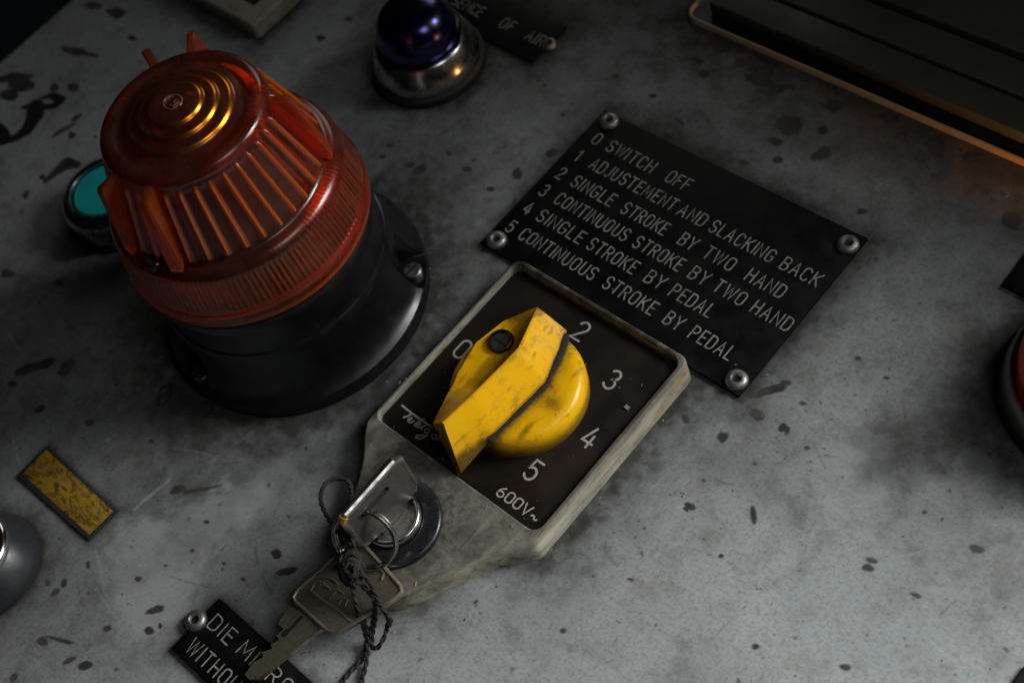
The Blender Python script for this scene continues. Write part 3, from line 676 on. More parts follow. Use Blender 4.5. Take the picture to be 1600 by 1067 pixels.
# grip: cross sections, (x,y) low right / low left / ridge
RID = [(11.3, 5.2, 20.4), (14.6, -1.7, 22.3), (17.6, -8.6, 24.0), (17.3, -17.0, 24.0), (16.7, -26.0, 24.0), (15.4, -36.8, 23.6)]
BRT = [(18.9, 6.5), (21.8, 0.0), (24.9, -9.6), (24.5, -16.0), (23.5, -28.8), (20.9, -41.6)]
BLF = [(9.9, 4.9), (3.2, -1.8), (1.4, -11.0), (3.6, -21.2), (6.4, -28.4), (10.4, -37.4)]
def dens(L, n=6): return smooth_path([(*p, 0) if len(p) == 2 else p for p in L], n)
def lin(L, n=6):
    o = []
    for i in range(len(L) - 1):
        a, b = Vector((*L[i], 0)[:3]), Vector((*L[i + 1], 0)[:3])
        o += [a.lerp(b, k / n) for k in range(n)]
    o.append(Vector((*L[-1], 0)[:3])); return o
rid, brt, blf = lin(RID), lin(BRT), lin(BLF)
n_ = len(rid); secs = []
for i in range(n_):
    s_ = i / (n_ - 1); R_, B_, L_ = rid[i], brt[i], blf[i]
    over = max(0.0, (s_ - .80) / .20)                        # beyond the disc the grip hangs a little lower
    zb = DZ - .2 - 4.6 * over
    # hollow left flank with a steep wall under the ridge in the middle, a full slope at both ends
    hol = min(1, max(0, (.84 - s_) / .22)); hol = hol * hol * (3 - 2 * hol); h0 = min(1, s_ / .30); hol *= h0 * h0 * (3 - 2 * h0)
    zl = 15.9 + 3.2 * max(0, (s_ - .70) / .30) + 3.6 * max(0, 1 - s_ / .2)
    sec = [(B_.x - .9, B_.y - (.5 if over > .3 else 0), zb - (1.6 if over > .2 else 1.4)), (B_.x, B_.y, zb + .2)]
    for k in range(1, 8):
        f_ = k / 8; bul = .25 * math.sin(pi * f_)
        sec.append((B_.x + (R_.x - B_.x) * f_ + bul, B_.y + (R_.y - B_.y) * f_, zb + .2 + (R_.z - zb - .2) * f_ + bul * .4))
    sec += [(R_.x + .35, R_.y, R_.z - .12), (R_.x - .35, R_.y, R_.z - .05), (R_.x - .9, R_.y, R_.z - .55)]
    for k in range(1, 12):
        f_ = k / 12
        zlin = R_.z - .5 + (zl - R_.z + .5) * f_
        steep = zl + 1.3 * (1 - f_) + (R_.z - 1.8 - zl) * max(0, 1 - f_ / .2) ** 1.1
        sec.append((R_.x - .9 + (L_.x - R_.x + .9) * f_, R_.y + (L_.y - R_.y) * f_, zlin * (1 - hol) + steep * hol))
    sec += [(L_.x, L_.y, zl), (L_.x + .2, L_.y, 9.5 if over < .2 else zb - 1.5)]
    secs.append(sec)
m_ = len(secs[0]); mb = MB()
mb.add([p for s_ in secs for p in s_], [(i * m_ + k, i * m_ + (k + 1) % m_, (i + 1) * m_ + (k + 1) % m_, (i + 1) * m_ + k) for i in range(n_ - 1) for k in range(m_)]
       + [tuple(range(m_)), tuple(reversed([(n_ - 1) * m_ + k for k in range(m_)]))])
grip = obj('grip', mb, M_YELLOW, knob, 28)
bv = grip.modifiers.new('edge', 'BEVEL'); bv.width = .35 * MM; bv.segments = 2; bv.limit_method = 'ANGLE'; bv.angle_limit = math.radians(40)
crease = [Vector((p.x, p.y, 0)) for p in brt]
def dist_line(x, y, L):
    return min((Vector((x, y, 0)) - p).length for p in L)
CR = [Vector((14.6 + .0 * k, -9 - 1.6 * k, 0)) for k in range(12)]
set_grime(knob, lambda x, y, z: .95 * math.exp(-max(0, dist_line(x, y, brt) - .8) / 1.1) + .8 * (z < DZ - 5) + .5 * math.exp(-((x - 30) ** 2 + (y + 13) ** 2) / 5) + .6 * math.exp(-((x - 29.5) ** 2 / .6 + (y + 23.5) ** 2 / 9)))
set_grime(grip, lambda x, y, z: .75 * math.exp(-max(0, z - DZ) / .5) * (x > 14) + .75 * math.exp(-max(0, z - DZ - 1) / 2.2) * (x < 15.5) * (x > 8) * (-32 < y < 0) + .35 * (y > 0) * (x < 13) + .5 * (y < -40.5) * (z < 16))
# grime caked into the right-hand crease
gp = [(p.x + .15, p.y, DZ + .15) for p in brt[1:26]]
mb = MB(); mb.tube(smooth_path(gp, 3), [.85 + .55 * math.exp(-((k - 14) / 10) ** 2) + .2 * math.sin(k * .37) + random.uniform(-.16, .16) for k in range(len(smooth_path(gp, 3)))], 8, flat=.4)
obj('grime', mb, M_GRIME, knob)
# screw sunk in the left flank
SX, SY, SZ = 7.6, -7.4, 16.9
mb = MB(); mb.lathe([(3.75, DZ - 1), (3.75, SZ + .2), (3.6, SZ + .55), (3.25, SZ + .5), (3.1, SZ - .6)], SX, SY, 40, cap1=False)
mb.lathe([(3.15, SZ - .6), (2.9, SZ - .25), (0.001, SZ - .2)], SX, SY, 40, mi=1, cap0=False, cap1=False)
mb.box(SX - 2.4, SX + 2.4, SY - .4, SY + .4, SZ - .4, SZ - .08, 0, mi=2)
obj('screw', mb, [M_DARKSTEEL, M_GRIME, M_HOLE], knob)

# key lock in the tail of the casing
LX, LY = 15.6, -62.4
mb = MB(); mb.lathe([(13.0, 8.0), (13.0, 8.7), (12.7, 9.25), (12.2, 9.5), (10.5, 9.95), (8.7, 10.4), (8.3, 10.3), (8.1, 9.8)], LX, LY, 72, cap1=False)
lock = obj('lock', mb, M_DARKSTEEL, sw)
mb = MB(); mb.lathe([(8.1, 9), (8.15, 10.8), (8.1, 11.5), (7.9, 12.1), (7.5, 12.5), (7.0, 12.55), (6.55, 12.2), (6.4, 11.7), (6.4, 11.4)], LX, LY, 96, cap1=False); obj('bezel', mb, M_CHROME, lock, 89)
mb = MB(); mb.lathe([(6.4, 11.4), (0.001, 11.45)], LX, LY, 48, cap0=False, cap1=False); obj('cylinder_face', mb, M_LOCKFACE, lock)
mb = MB(); mb.box(LX - .2, LX + 1.4, LY - 4.8, LY + 4.8, 11.3, 11.6, .1); mb.box(LX - 1.2, LX + .2, LY - 1.4, LY + 1.6, 11.32, 11.58, .05); obj('keyway', mb, M_HOLE, lock)

# ------------------------------------------------------------------ keys, ring and cord
kx = 16.2
k1 = thing('key', 'flat grey key standing upright in the lock', 'key', (kx, LY, 11))
bm = bmesh.new()
prof_o = [(-4.4, 11.6), (-4.4, 12.8), (-8.6, 13.8), (-10.3, 15.8), (-10.3, 28.6), (-9.0, 30.4), (8.6, 30.6), (10.3, 28.9), (10.1, 16.4), (8.6, 13.8), (4.4, 12.8), (4.4, 11.6)]
hole = [(-7.2, 24.4), (-7.9, 25.4), (-7.2, 26.5), (3.2, 26.5), (4.0, 25.4), (3.2, 24.4)]
def plate_x(bm, o, h, x0, x1):
    A = [bm.verts.new((x1, LY + y, z)) for y, z in o]; B = [bm.verts.new((x0, LY + y, z)) for y, z in o]
    a = [bm.verts.new((x1, LY + y, z)) for y, z in h]; b = [bm.verts.new((x0, LY + y, z)) for y, z in h]
    for P_, Q_ in ((A, B), (a, b)):
        for i in range(len(P_)): bm.faces.new((P_[i], P_[(i + 1) % len(P_)], Q_[(i + 1) % len(P_)], Q_[i]))
    for P_, p_ in ((A, a), (B, b)):
        ed = [bm.edges.get((P_[i], P_[(i + 1) % len(P_)])) for i in range(len(P_))] + [bm.edges.get((p_[i], p_[(i + 1) % len(p_)])) for i in range(len(p_))]
        bmesh.ops.triangle_fill(bm, edges=ed, use_beauty=True)
plate_x(bm, prof_o, hole, kx - 1.0, kx + 1.0)
mb = MB(); mb.bm(bm); obj('blade', mb, M_KEY, k1, 30)
mb = MB(); mb.tube([(kx, LY + y, z) for y, z in prof_o[2:10]], 1.15, 10); obj('bow_rim', mb, M_STEEL, k1)
mb = MB(); mb.tube([(kx + .1, LY - 10.6, 29.2), (kx + .1, LY - 9.5, 30.4)], 1.22, 10); obj('brass_tip', mb, simple('worn_brass', (0.50, 0.30, 0.06), .4, .7, bump=0), k1)

k2 = thing('key', 'dull brownish key hanging from the ring across the engraved plate', 'key', (16, -95, 5))
def key_poly(P, th):
    m = MB(); n = len(P); m.add([(x, y, z + th / 2) for x, y, z in P] + [(x, y, z - th / 2) for x, y, z in P],
       [tuple(range(n)), tuple(reversed(range(n, 2 * n)))] + [(i, n + i, n + (i + 1) % n, (i + 1) % n) for i in range(n)]); return m
def A3(px, py, z): return tuple(at(px, py, z))
bow = [A3(460,942,7.2), A3(458,934,7.4), A3(466,921,8), A3(500,892,9.2), A3(535,858,11), A3(546,847,11.4), A3(556,845,11.6), A3(575,856,11.6), A3(606,890,11), A3(630,917,10.5), A3(632,926,10.2), A3(622,934,9.8), A3(600,948,9.4), A3(540,984,7.6), A3(524,992,7.2), A3(514,990,7), A3(506,983,7)]
mb = key_poly(bow, 2.0); kb = obj('bow', mb, M_KEYBRASS, k2, 30)
_pl = np.linalg.lstsq(np.c_[np.array(bow)[:, :2], np.ones(len(bow))], np.array(bow)[:, 2], rcond=None)[0]
def BOW(px, py):
    p_ = np.array(at(px, py, 9.0))
    for _ in range(4): p_ = np.array(at(px, py, float(_pl @ np.array([p_[0], p_[1], 1.0])) + 1.05))
    return Vector(p_)
mb = MB(); cen = Vector(np.mean(bow, 0)); rimp = [cen + (Vector(p) - cen) * .965 + Vector((0, 0, .75)) for p in bow]
mb.tube(rimp, .62, 8, closed=True)
mb.tube([BOW(*p_) for p_ in ((484,922),(500,934),(533,957),(552,974))], .34, 6)
mb.tube([BOW(*p_) for p_ in ((486,921),(490,912),(499,908),(516,920))], .3, 6)
for q_ in ([(498,915),(516,902),(528,912)], [(514,935),(527,921),(537,927)], [(528,944),(535,934),(543,937),(539,947)], [(588,884),(600,895),(596,905)]):
    mb.tube([BOW(a, b) for a, b in q_], .3, 6)
obj('relief', mb, M_KEYBRASS, kb)
blade = [A3(472,958,7.0), A3(455,949,7.2), A3(440,968,6.4), A3(436,976,6.0), A3(445,984,5.7), A3(434,994,5.2), A3(438,1001,5), A3(425,1008,4.6), A3(427,1015,4.3), A3(411,1020,3.9), A3(413,1028,3.6), A3(398,1036,3.1), A3(384,1055,2.6), A3(392,1063,2.6), A3(406,1061,2.8), A3(452,1024,4.6), A3(496,990,6.2), A3(506,983,6.8)]
mb = key_poly(blade, 1.7); obj('shank', mb, M_KEYBRASS, k2, 30)
mb = MB(); mb.tube([Vector(A3(474,962,6.9)) + Vector((0, 0, .86)), Vector(A3(444,994,5.4)) + Vector((0, 0, .86))], .8, 8, flat=.12); obj('groove', mb, M_HOLE, k2)

# split ring through both keys
p1, p2, p3 = Vector(at(562, 796, 25)), Vector(at(586, 842, 18.5)), Vector(at(579, 886, 11.8))
rc = (p1 + p3) / 2; u_ = (p1 - p3).normalized(); rr_ = (p1 - p3).length / 2
v_ = p2 - rc; v_ = (v_ - u_ * v_.dot(u_)).normalized(); ax_ = u_.cross(v_)
mb = MB()
for off in (-.62, .62): mb.tube([rc + ax_ * off + (u_ * math.cos(a) + v_ * math.sin(a)) * rr_ for a in np.linspace(0, 2 * pi, 65)[:-1]], .55, 10, closed=True)
kr = obj('key_ring', mb, M_CHROME, None, loc=tuple(rc)); tag(kr, 'small double steel split ring joining the two keys', 'key ring')
mb = MB()
def cord(pts, r=.7):
    P = smooth_path([A3(*p) for p in pts], 12)
    for ph in (0, pi):
        st = []
        T = 0
        for i, p in enumerate(P):
            d = (P[min(i + 1, len(P) - 1)] - P[max(i - 1, 0)]).normalized(); s_ = d.cross(Vector((0, 0, 1))); s_ = s_.normalized() if s_.length > .1 else Vector((1, 0, 0)); n3_ = s_.cross(d)
            if i: T += (P[i] - P[i - 1]).length
            a = T * 1.35 + ph; st.append(p + (s_ * math.cos(a) + n3_ * math.sin(a)) * r * .40)
        mb.tube(st, r * .58, 7)
cord([(562,868,17),(548,852,19),(532,834,19),(512,808,18),(501,782,16),(506,759,13),(522,748,11),(542,751,11),(549,769,13),(545,790,18)])
cord([(545,790,18),(538,812,17),(530,840,16),(528,870,15)])
cord([(556,798,25),(553,827,22),(552,850,21),(556,872,18)])
cord([(533,866,16),(548,862,19),(562,872,19),(560,890,17),(545,902,16),(533,892,16),(534,874,18),(550,868,20),(564,884,18),(552,905,16),(538,898,17),(536,880,19)], .8)
cord([(540,905,15),(531,880,19),(546,864,20),(560,878,20),(556,900,18),(542,908,17),(536,890,20),(552,880,21)], .85)
cord([(536,872,18),(530,888,16),(540,906,15),(556,900,18),(560,884,20),(546,874,21),(538,886,20),(548,898,20),(558,892,20)], .9)
cord([(545,866,19),(566,884,17),(562,902,15),(546,912,14),(534,900,15),(540,884,19),(556,888,21),(550,904,18)], .9)
cord([(548,900,17),(566,914,14),(587,937,13),(602,955,11),(611,969,7),(605,982,4),(598,1000,3),(588,1013,2),(581,1007,2),(583,985,4),(587,960,9),(584,930,14)])
cord([(555,888,18),(574,905,15),(592,938,13),(607,968,8),(604,978,4)])
cord([(548,905,17),(552,925,14),(562,958,10),(571,990,4),(573,1003,2.5),(567,1027,1.2),(552,1044,1),(536,1064,1),(520,1090,1)])
cord([(552,905,17),(556,930,13),(566,962,9),(575,990,4),(574,1012,2.2),(572,1036,1.4),(566,1062,1),(560,1095,1)])
cord([(586,950,11),(582,975,6),(574,1000,2.5)])
cd = obj('cord', mb, M_CORD, None, 60, loc=A3(560, 900, 10)); tag(cd, 'dark knotted cord tied round the key ring with trailing ends', 'cord')

# ------------------------------------------------------------------ amber beacon
bc = thing('beacon_lamp', 'large ribbed amber beacon on a round black base', 'beacon', (BX, BY, 0))
SCR = [math.radians(a) for a in (42, -94, 174)]
def notch(r, z, a, j):
    for s_ in SCR:
        d = abs((a - s_ + pi) % (2 * pi) - pi)
        if z > 4.9 and d < math.radians(9.5):
            k = min(1, (math.radians(9.5) - d) / math.radians(1.2))
            lim = 33.2 + max(0, z - 12) * .25
            if r > lim and z < 17: return r + (lim - r) * k, z
    return r, z
prof = [(41, .05), (41.1, 1.4), (41.1, 4.6), (41.0, 5.2), (40.7, 5.5), (40.0, 6.1), (39.3, 6.9), (38.7, 7.8), (38.1, 8.9), (37.6, 10.1), (37.1, 11.5), (36.7, 13), (36.3, 14.8), (36.0, 16.5), (35.95, 16.7), (35.6, 19.2), (35.2, 21.8), (34.95, 23.2), (34.7, 23.8), (34.1, 24.1), (33.9, 24.6), (33.7, 30), (33.7, 34.4), (34.6, 34.9), (35.2, 35.4), (35.3, 38.2), (34.9, 38.9), (34.2, 39.1), (30, 39.1)]
mb = MB(); mb.lathe(prof, BX, BY, 576, fn=notch, cap1=True); base = obj('base', mb, M_BLACKPL, bc, 32)
for s_ in SCR:
    x_, y_ = BX + 37.3 * math.cos(s_), BY + 37.3 * math.sin(s_)
    mb = MB(); mb.lathe([(2.9, 4.0), (2.9, 6.2), (2.5, 6.7), (0.001, 6.85)], x_, y_, 28, cap1=False)
    mb.box(x_ - .4, x_ + .4, y_ - 2.6, y_ + 2.6, 6.4, 6.92, 0, mi=1); obj('screw', mb, [M_STEEL, M_HOLE], base)
NL = 576
def lens_mod(r, z, a, j):
    if 46.4 < z < 56.6: r += .16 * math.cos(144 * a)                    # fine flutes of the skirt
    if 61.9 < z < 80.9:                                                # raised ribs of the cone
        d = abs(((a - math.radians(4.5)) / math.radians(10) + .5) % 1 - .5) * 10
        r += .9 * (.5 + .5 * math.cos(pi * d / 2.2)) if d < 2.2 else 0
    return r, z
outer = [(33.4, 39.2), (34.6, 39.3), (35.4, 39.9), (35.9, 41.2), (36.1, 43.0), (36.0, 44.6), (35.6, 45.6), (35.25, 46.0), (35.35, 46.5), (35.0, 48.5), (34.4, 52), (33.85, 55), (33.6, 56.5), (33.45, 57.3), (33.1, 58.3), (32.5, 59.2), (31.7, 59.9), (30.9, 60.2), (30.1, 60.4), (29.6, 60.8), (29.2, 61.6), (28.95, 62.2), (28.1, 64.8), (27, 68), (26, 71), (25, 74), (24, 77), (23, 80), (22.75, 80.8), (22.6, 81.6), (22.7, 82.4), (22.6, 83.4), (22.2, 84.4), (21.5, 85.1), (20.5, 85.5), (19.3, 85.55), (18.3, 85.2), (17.5, 84.8), (16.9, 84.75), (16.3, 85.1), (15.0, 85.3), (14.6, 85.5), (14.35, 85.85), (14.1, 86.25), (13.75, 86.5), (13.2, 86.62), (11.6, 86.7), (11.2, 86.85), (10.95, 87.2), (10.7, 87.6), (10.35, 87.85), (9.8, 87.97), (8.2, 88.05), (7.8, 88.2), (7.55, 88.55), (7.3, 88.95), (6.95, 89.2), (6.4, 89.32), (4.5, 89.4), (2, 89.4), (.05, 89.4)]
inner = [(.05, 86.6), (5.2, 86.4), (6.3, 85.2), (8.4, 85.3), (9.5, 84.1), (11.6, 84.2), (12.7, 83.1), (16, 83.0), (19.6, 82.8), (20.6, 81.6), (21.2, 79.5), (23.5, 73), (25.6, 66.5), (27.2, 61.5), (28.4, 58.6), (30.8, 57.4), (31.8, 55.5), (33, 48), (33.4, 44), (33.2, 40), (33.4, 39.2)]
mb = MB(); mb.lathe(outer + inner, BX, BY, NL, fn=lens_mod, cap0=False, cap1=False)
for dg, tr, tz in ((43, 28.8, 83.6), (134, 29.9, 84.7), (160, 29.9, 84.7), (-94, 28.4, 83.0), (-63, 28.0, 83.4)):                                       # upright fins that guard the cone
    th = math.radians(dg); er, et = Vector((math.cos(th), math.sin(th), 0)), Vector((-math.sin(th), math.cos(th), 0)); o0 = Vector((BX, BY, 0))
    bm = bmesh.new(); pf = [(21.9, 84.2), (tr - .7, tz + .5), (tr, tz - .4), (31.9, 60.4), (28.7, 62.4), (22.9, 79.6)]; wf = [1.1, 1.2, 1.3, 2.1, 2.1, 1.2]
    A_ = [bm.verts.new(o0 + er * r + et * w_ + Vector((0, 0, z))) for (r, z), w_ in zip(pf, wf)]; B_ = [bm.verts.new(o0 + er * r - et * w_ + Vector((0, 0, z))) for (r, z), w_ in zip(pf, wf)]
    bm.faces.new(A_); bm.faces.new(list(reversed(B_)))
    for i in range(6): bm.faces.new((A_[i], B_[i], B_[(i + 1) % 6], A_[(i + 1) % 6]))
    bmesh.ops.bevel(bm, geom=bm.edges[:], offset=.4, segments=2, affect='EDGES'); mb.bm(bm)
lens = obj('lens', mb, M_AMBER, bc, 50)
fa = lens.data.attributes.new('frost', 'FLOAT', 'POINT'); fv = []
NO = len(outer) * NL
for i_, v_ in enumerate(lens.data.vertices):
    if i_ >= NO: fv.append(.16 if i_ >= NO + len(inner) * NL else 0.0); continue
    j_, a_ = i_ // NL, 2 * pi * (i_ % NL) / NL; r_, z_ = outer[j_]; f_ = 0.0
    if 61.9 < z_ < 80.9:
        d_ = abs(((a_ - math.radians(4.5)) / math.radians(10) + .5) % 1 - .5) * 10; f_ = .8 * max(0, 1 - d_ / 2.0)
    elif r_ in (14.35, 14.1, 13.75, 10.95, 10.7, 10.35, 7.55, 7.3, 6.95): f_ = .10
    elif z_ < 42.5: f_ = .6
    elif 46.4 < z_ < 56.6: f_ = .16 * (math.cos(144 * a_) > 0)
    fv.append(f_)
fa.data.foreach_set('value', fv)
GR_ = {15.0: .25, 16.3: .2, 11.6: .3, 8.2: .3, 4.5: .3, 2: .3, 18.3: .15, 17.5: .2, 14.6: .3, 14.35: .8, 14.1: 1, 13.75: 1, 13.2: .5, 11.2: .3, 10.95: .8, 10.7: 1, 10.35: 1, 9.8: .5, 7.8: .3, 7.55: .8, 7.3: 1, 6.95: 1, 6.4: .5}
lens.data.attributes.new('facet', 'FLOAT', 'POINT').data.foreach_set('value', [GR_.get(outer[i_ // NL][0], 0.0) if i_ < NO else 0.0 for i_ in range(len(lens.data.vertices))])
mb = MB()                                                                # moulded approval mark on the crown
EC = (BX, BY)
def Emk(pts): return [(EC[0] + x * .8, EC[1] + y * .8, 89.42) for x, y in pts]
for pl in ([(-1.5, 1.4), (-2.6, 1.4), (-2.6, -1.4), (-1.5, -1.4)], [(-2.6, 0), (-1.6, 0)], [(3.4 * math.cos(k / 3.2), 2.9 * math.sin(k / 3.2)) for k in range(20)], [(0.2, -1.3), (1.6, -1.3), (1.6, 1.3), (0.4, 1.3), (.4, 0), (1.6, 0)], [(2.6, 1.3), (2.6, -1.3)]): mb.tube(Emk(pl), .2, 6)
obj('emblem', mb, simple('highlit_raised_mark', (0.22, 0.10, 0.06), .22, bump=0), lens)  # mark's opaque tone stands in for highlights on its raised edges
mb = MB(); mb.lathe([(30, 39.2), (30, 40.5), (12, 42), (10, 50), (9, 52), (0.001, 52)], BX, BY, 48, cap1=False); obj('bulb_holder', mb, M_BLACKPL, bc)
mb = MB(); mb.lathe([(4.5, 52), (5, 55)] + [(8.5 * math.cos(a), 64 + 9.5 * math.sin(a)) for a in np.linspace(-.95, pi / 2 - .01, 12)], BX, BY, 32, cap1=False); obj('bulb', mb, M_BULB, bc)
th = math.radians(-78); x_, y_ = BX + 30.4 * math.cos(th), BY + 30.4 * math.sin(th)
mb = MB(); mb.lathe([(2.3, 58), (2.3, 61.2), (1.8, 61.7), (0.001, 61.8)], x_, y_, 24, cap1=False); mb.box(x_ - 1.9, x_ + 1.9, y_ - .3, y_ + .3, 61.5, 61.9, 0, mi=1); obj('lens_screw', mb, [M_DARKSTEEL, M_HOLE], bc)

# ------------------------------------------------------------------ lamps and buttons
def dome(cx, cy, r, z0, h, k=.62, n=14):
    return [(r, z0), (r, z0 + h * .25)] + [(r * math.cos(a) ** k if a < 1.55 else .02, z0 + h * .25 + h * .75 * math.sin(a)) for a in np.linspace(.1, pi / 2, n)]
bl = thing('indicator_lamp', 'domed dark blue indicator lamp in a chrome bezel', 'lamp', (-96.8, 67.2, 0))
bcx, bcy = -96.8, 67.2
mb = MB(); mb.lathe([(19.6, .05), (19.6, 2.6), (18.6, 3.4), (17, 3.4)], bcx, bcy, 64); obj('gasket', mb, M_RUBBER, bl)
mb = MB(); mb.lathe([(18.2, 3.4), (18.2, 6.4), (17.9, 7.2), (15.7, 12.6), (15.2, 13.0), (14.4, 13.0), (13.7, 12.4), (13.7, 9)], bcx, bcy, 72, cap1=True); obj('bezel', mb, M_CHROME, bl)
mb = MB(); mb.lathe(dome(bcx, bcy, 13.6, 11.5, 15.5, .6, 18), bcx, bcy, 64); obj('dome', mb, M_BLUE, bl)
mb = MB(); mb.lathe([(12, 12.6), (9, 16), (0.001, 22)], bcx, bcy, 32, cap1=False); obj('reflector', mb, M_DARKSTEEL, bl)
tb = thing('push_button', 'round turquoise push button with chrome rim behind the beacon', 'button', (-147.8, -35.6, 0))
tx_, ty_ = -147.8, -35.6
mb = MB(); mb.lathe([(17.2, .05), (17.2, 1.2), (15.5, 1.6)], tx_, ty_, 64); obj('gasket', mb, M_RUBBER, tb)
mb = MB(); mb.lathe([(15.9, 1.2), (16.0, 8.6), (15.6, 10.2), (14.2, 12.2), (12.6, 13.0), (11.6, 12.7), (11.1, 11.6), (11.0, 9)], tx_, ty_, 72); obj('bezel', mb, M_CHROME, tb)
mb = MB(); mb.lathe([(10.6, 9.4), (10.6, 11.4), (10.2, 12.0), (5, 12.3), (0.001, 12.35)], tx_, ty_, 56, cap1=False); cap = obj('cap', mb, M_TURQ, tb)
rl = thing('indicator_lamp', 'red indicator lamp in a wide grey ring, cut by the right edge', 'lamp', (140.6, 73.4, 0))
rx_, ry_ = 140.6, 73.4
mb = MB(); mb.lathe([(28.0, .05), (28.0, 1.8), (27.3, 2.6), (26, 2.6)], rx_, ry_, 72); obj('gasket', mb, M_RUBBER, rl)
mb = MB(); mb.lathe([(27.4, 2.5), (27.3, 5.5), (26.9, 6.6), (26.3, 8.6), (25.7, 9.2), (25.0, 9.2), (24.7, 8.6), (24.6, 7.5)], rx_, ry_, 80); obj('bezel', mb, simple('grey_anodised_ring', (0.20, 0.20, 0.185), .36, .7, bump=.01), rl)
mb = MB(); mb.lathe(dome(rx_, ry_, 24.3, 7.8, 15, .6, 16), rx_, ry_, 64); obj('dome', mb, M_REDLENS, rl)
mb = MB(); mb.lathe([(20.5, 9.2), (12, 11), (0.001, 12)], rx_, ry_, 32, cap1=False); obj('reflector', mb, M_REFL, rl)
cb = thing('push_button', 'black push button with chrome ring, cut by the left edge', 'button', (-79.3, -142.5, 0))
qx, qy = -79.3, -142.5
mb = MB(); mb.lathe([(16.3, .05), (16.3, 2.2), (16.0, 3.6), (15.0, 6), (12.4, 10.4), (11.6, 11.0), (10.5, 11)], qx, qy, 72); obj('skirt', mb, simple('grey_plastic_skirt', (0.020, 0.021, 0.025), .42, bump=.01), cb)
mb = MB(); mb.lathe([(12.7, 10.2), (12.8, 11.2), (12.5, 12.2), (11.7, 12.9), (10.6, 13.0), (9.5, 12.5), (9.1, 11.6), (9.0, 10)], qx, qy, 96); obj('ring', mb, simple('bright_chrome', (0.75, 0.74, 0.76), .16, 1.0, bump=0, rvar=.04), cb, 80)
mb = MB(); mb.lathe([(8.9, 10), (8.9, 11.0), (8.0, 11.5), (0.001, 11.6)], qx, qy, 48, cap1=False); obj('cap', mb, M_BLACKPL, cb)

# ------------------------------------------------------------------ housing, top right, and framed box, top left
hs = thing('display_housing', 'dark stepped grey housing with a thin copper coloured trim line', 'housing', (70, 170, 0))
mb = MB()
o_ = rrect(-34, 230, 124.6, 260, 5, 8); i_ = inset(o_, 1.5)
n_ = len(o_)
mb.add([(x, y, .05) for x, y in o_] + [(x, y, 1.3) for x, y in inset(o_, .1)] + [(x, y, 2.0) for x, y in inset(o_, .5)] + [(x, y, 2.0) for x, y in inset(o_, 1.0)] + [(x, y, 1.4) for x, y in i_] + [(x, y, .05) for x, y in i_],
       [(k * n_ + i, k * n_ + (i + 1) % n_, (k + 1) * n_ + (i + 1) % n_, (k + 1) * n_ + i) for k in range(5) for i in range(n_)])
obj('trim', mb, M_TRIM, hs)
mb = MB(); mb.box(-32, 227, 126.0, 257, .05, .8); obj('floor', mb, M_BLACKPL, hs)
for y0, y1, z1 in ((130.6, 141.0, 5.6), (141.9, 153.6, 6.2), (155.4, 190, 7.4)):
    mb = MB(); mb.box(-27, 226, y0, y1, 0.85, z1, .7); obj('slat', mb, M_HOUSE, hs)
mb = MB(); mb.box(-27, 226, 191, 258, 0.85, 118, 3); obj('shade_block', mb, M_HOUSE, hs)  # added out of view, sized to shade the far part of the panel
fb = thing('framed_box', 'cream framed dark box at the top edge behind the beacon', 'box', (-210, 75, 0))
FR = rrect(-255, -163.0, 44.6, 112, 1.6, 3); FI = rrect(-247, -170.5, 52.5, 104, 1.0, 3); n_ = len(FR)
mb = MB()
R6 = [(FR, .05), (FR, 5.6), (inset(FR, .7), 6.3), (inset(FI, -.5), 6.3), (FI, 5.8), (FI, .6)]
mb.add([(x, y, z) for P_, z in R6 for x, y in P_], [(k * n_ + i, k * n_ + (i + 1) % n_, (k + 1) * n_ + (i + 1) % n_, (k + 1) * n_ + i) for k in range(5) for i in range(n_)])
obj('frame', mb, M_CREAM, fb)
mb = MB(); mb.box(-248, -169.5, 51.5, 105, .3, 1.4); obj('recess', mb, simple('olive_dark_recess', (0.03, 0.03, 0.018), .6), fb)
mb = MB(); mb.box(-246, -178, 61, 103, 1.45, 8.5, .8); obj('cover', mb, M_BLACKPL, fb)

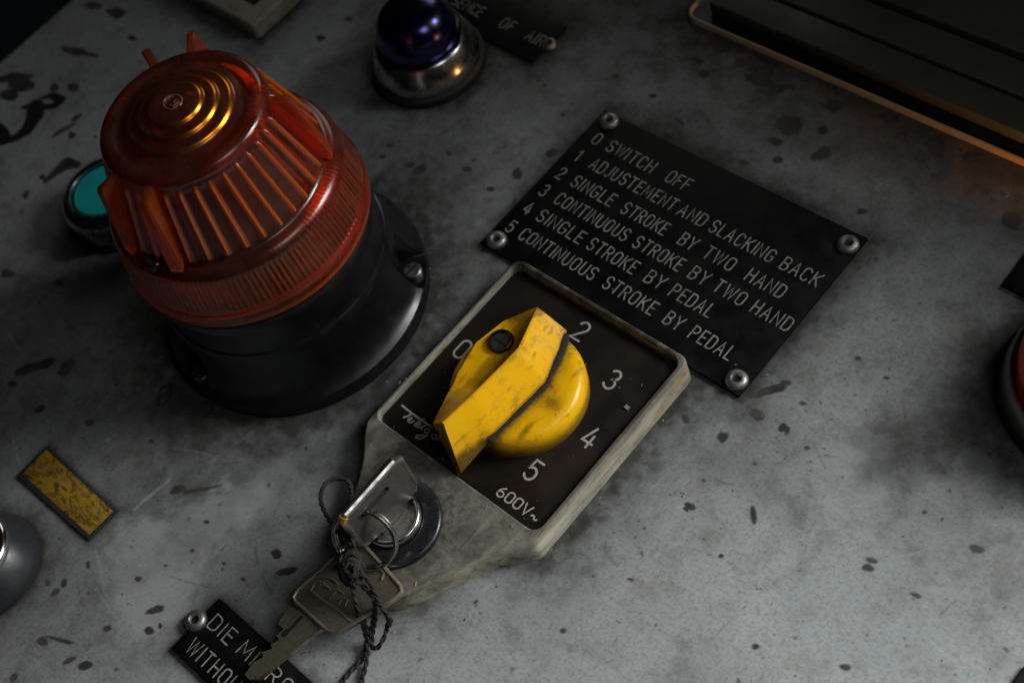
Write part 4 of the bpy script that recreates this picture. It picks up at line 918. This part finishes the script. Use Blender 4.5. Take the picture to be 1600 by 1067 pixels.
# ------------------------------------------------------------------ swarf and crumbs lying about
mb = MB()
def flake(x, y, z, s_, mi):
    a = random.uniform(0, 2 * pi); l, w_, h = s_ * random.uniform(.7, 1.5), s_ * random.uniform(.3, .6), s_ * random.uniform(.15, .5)
    ca, sa = math.cos(a), math.sin(a); tz = random.uniform(-.2, .3) * s_
    vs = [(x + ca * i * l - sa * j * w_ * random.uniform(.6, 1), y + sa * i * l + ca * j * w_, z + (h if k else 0) + max(0, i * tz)) for k in (0, 1) for i, j in ((-1, -1), (1, -1), (1, 1), (-1, 1))]
    mb.add(vs, [(3, 2, 1, 0), (4, 5, 6, 7), (0, 1, 5, 4), (1, 2, 6, 5), (2, 3, 7, 6), (3, 0, 4, 7)], mi)
for px, py, z, s_, mi in [(475,1020,0,.5,0),(1198,586,0,.5,0),(1207,598,0,.4,0),(1190,650,0,.35,0),(980,637,5.45,.9,0),(1048,660,0,.5,1),(1069,774,0,.5,0),(1067,770,0,.4,0),
  (676,435,0,.7,2),(670,421,0,.6,0),(671,430,0,.5,0),(668,412,0,.6,1),(625,598,8,.4,0),(634,592,8,.3,0),(597,632,0,.3,0),(605,596,0,.35,0),(1073,795,0,.5,1),(58,856,0,.35,0),(650,912,8,.5,3),
  (915,570,5.45,.3,0),(968,606,5.45,.3,0),(1003,602,5.45,.25,0),(760,792,8,.4,0),(800,822,8,.5,0),(1150,570,1.3,.3,0),(957,452,1.3,.3,0),(965,590,5.45,.25,0)]:
    p = at(px, py, z); flake(p[0], p[1], z + .02, s_, mi)
for k in range(90):
    px, py = rng.uniform(0, 1600), rng.uniform(120, 1067); p = at(px, py)
    if -32 < p[0] < 66 and -84 < p[1] < 82 or math.hypot(p[0] - BX, p[1] - BY) < 43 or -15 < p[0] < 45 and -125 < p[1] < -105: continue
    if any(math.hypot(p[0] - a, p[1] - b) < r for a, b, r in ((-96.8, 67, 21), (-148, -35, 19), (140.6, 73, 30), (-75, -143, 18))): continue
    flake(p[0], p[1], .01, rng.uniform(.12, .32), int(rng.choice([0, 1, 1, 1])))
for k in range(70):
    p = (rng.uniform(-10, 47), rng.uniform(-41, 16.5)); flake(p[0], p[1], 5.42, rng.uniform(.05, .13), 0 if k % 3 else 1)
for k in range(60):                                                       # gathered in the corners of the casing
    s_ = rng.integers(0, 3)
    p = [(rng.uniform(50.6, 55), rng.uniform(-44, 18), .01), (rng.uniform(-10.4, 47), rng.uniform(-41.5, -40.3), 5.42), (rng.uniform(36, 47), rng.uniform(-72, -48), .01)][s_]
    if s_ == 2 and p[0] < 38 + (p[1] + 72) * .3: continue
    flake(*p, rng.uniform(.1, .28), int(rng.choice([0, 1, 1])))
db = obj('debris', mb, [M_FLAKE, M_CRUMB, M_REDBIT, simple('ochre_crumb', (.45, .25, .03), .6, bump=0)], None, None)
tag(db, 'tiny metal swarf flakes and crumbs scattered over panel and dial', 'debris', kind='stuff')
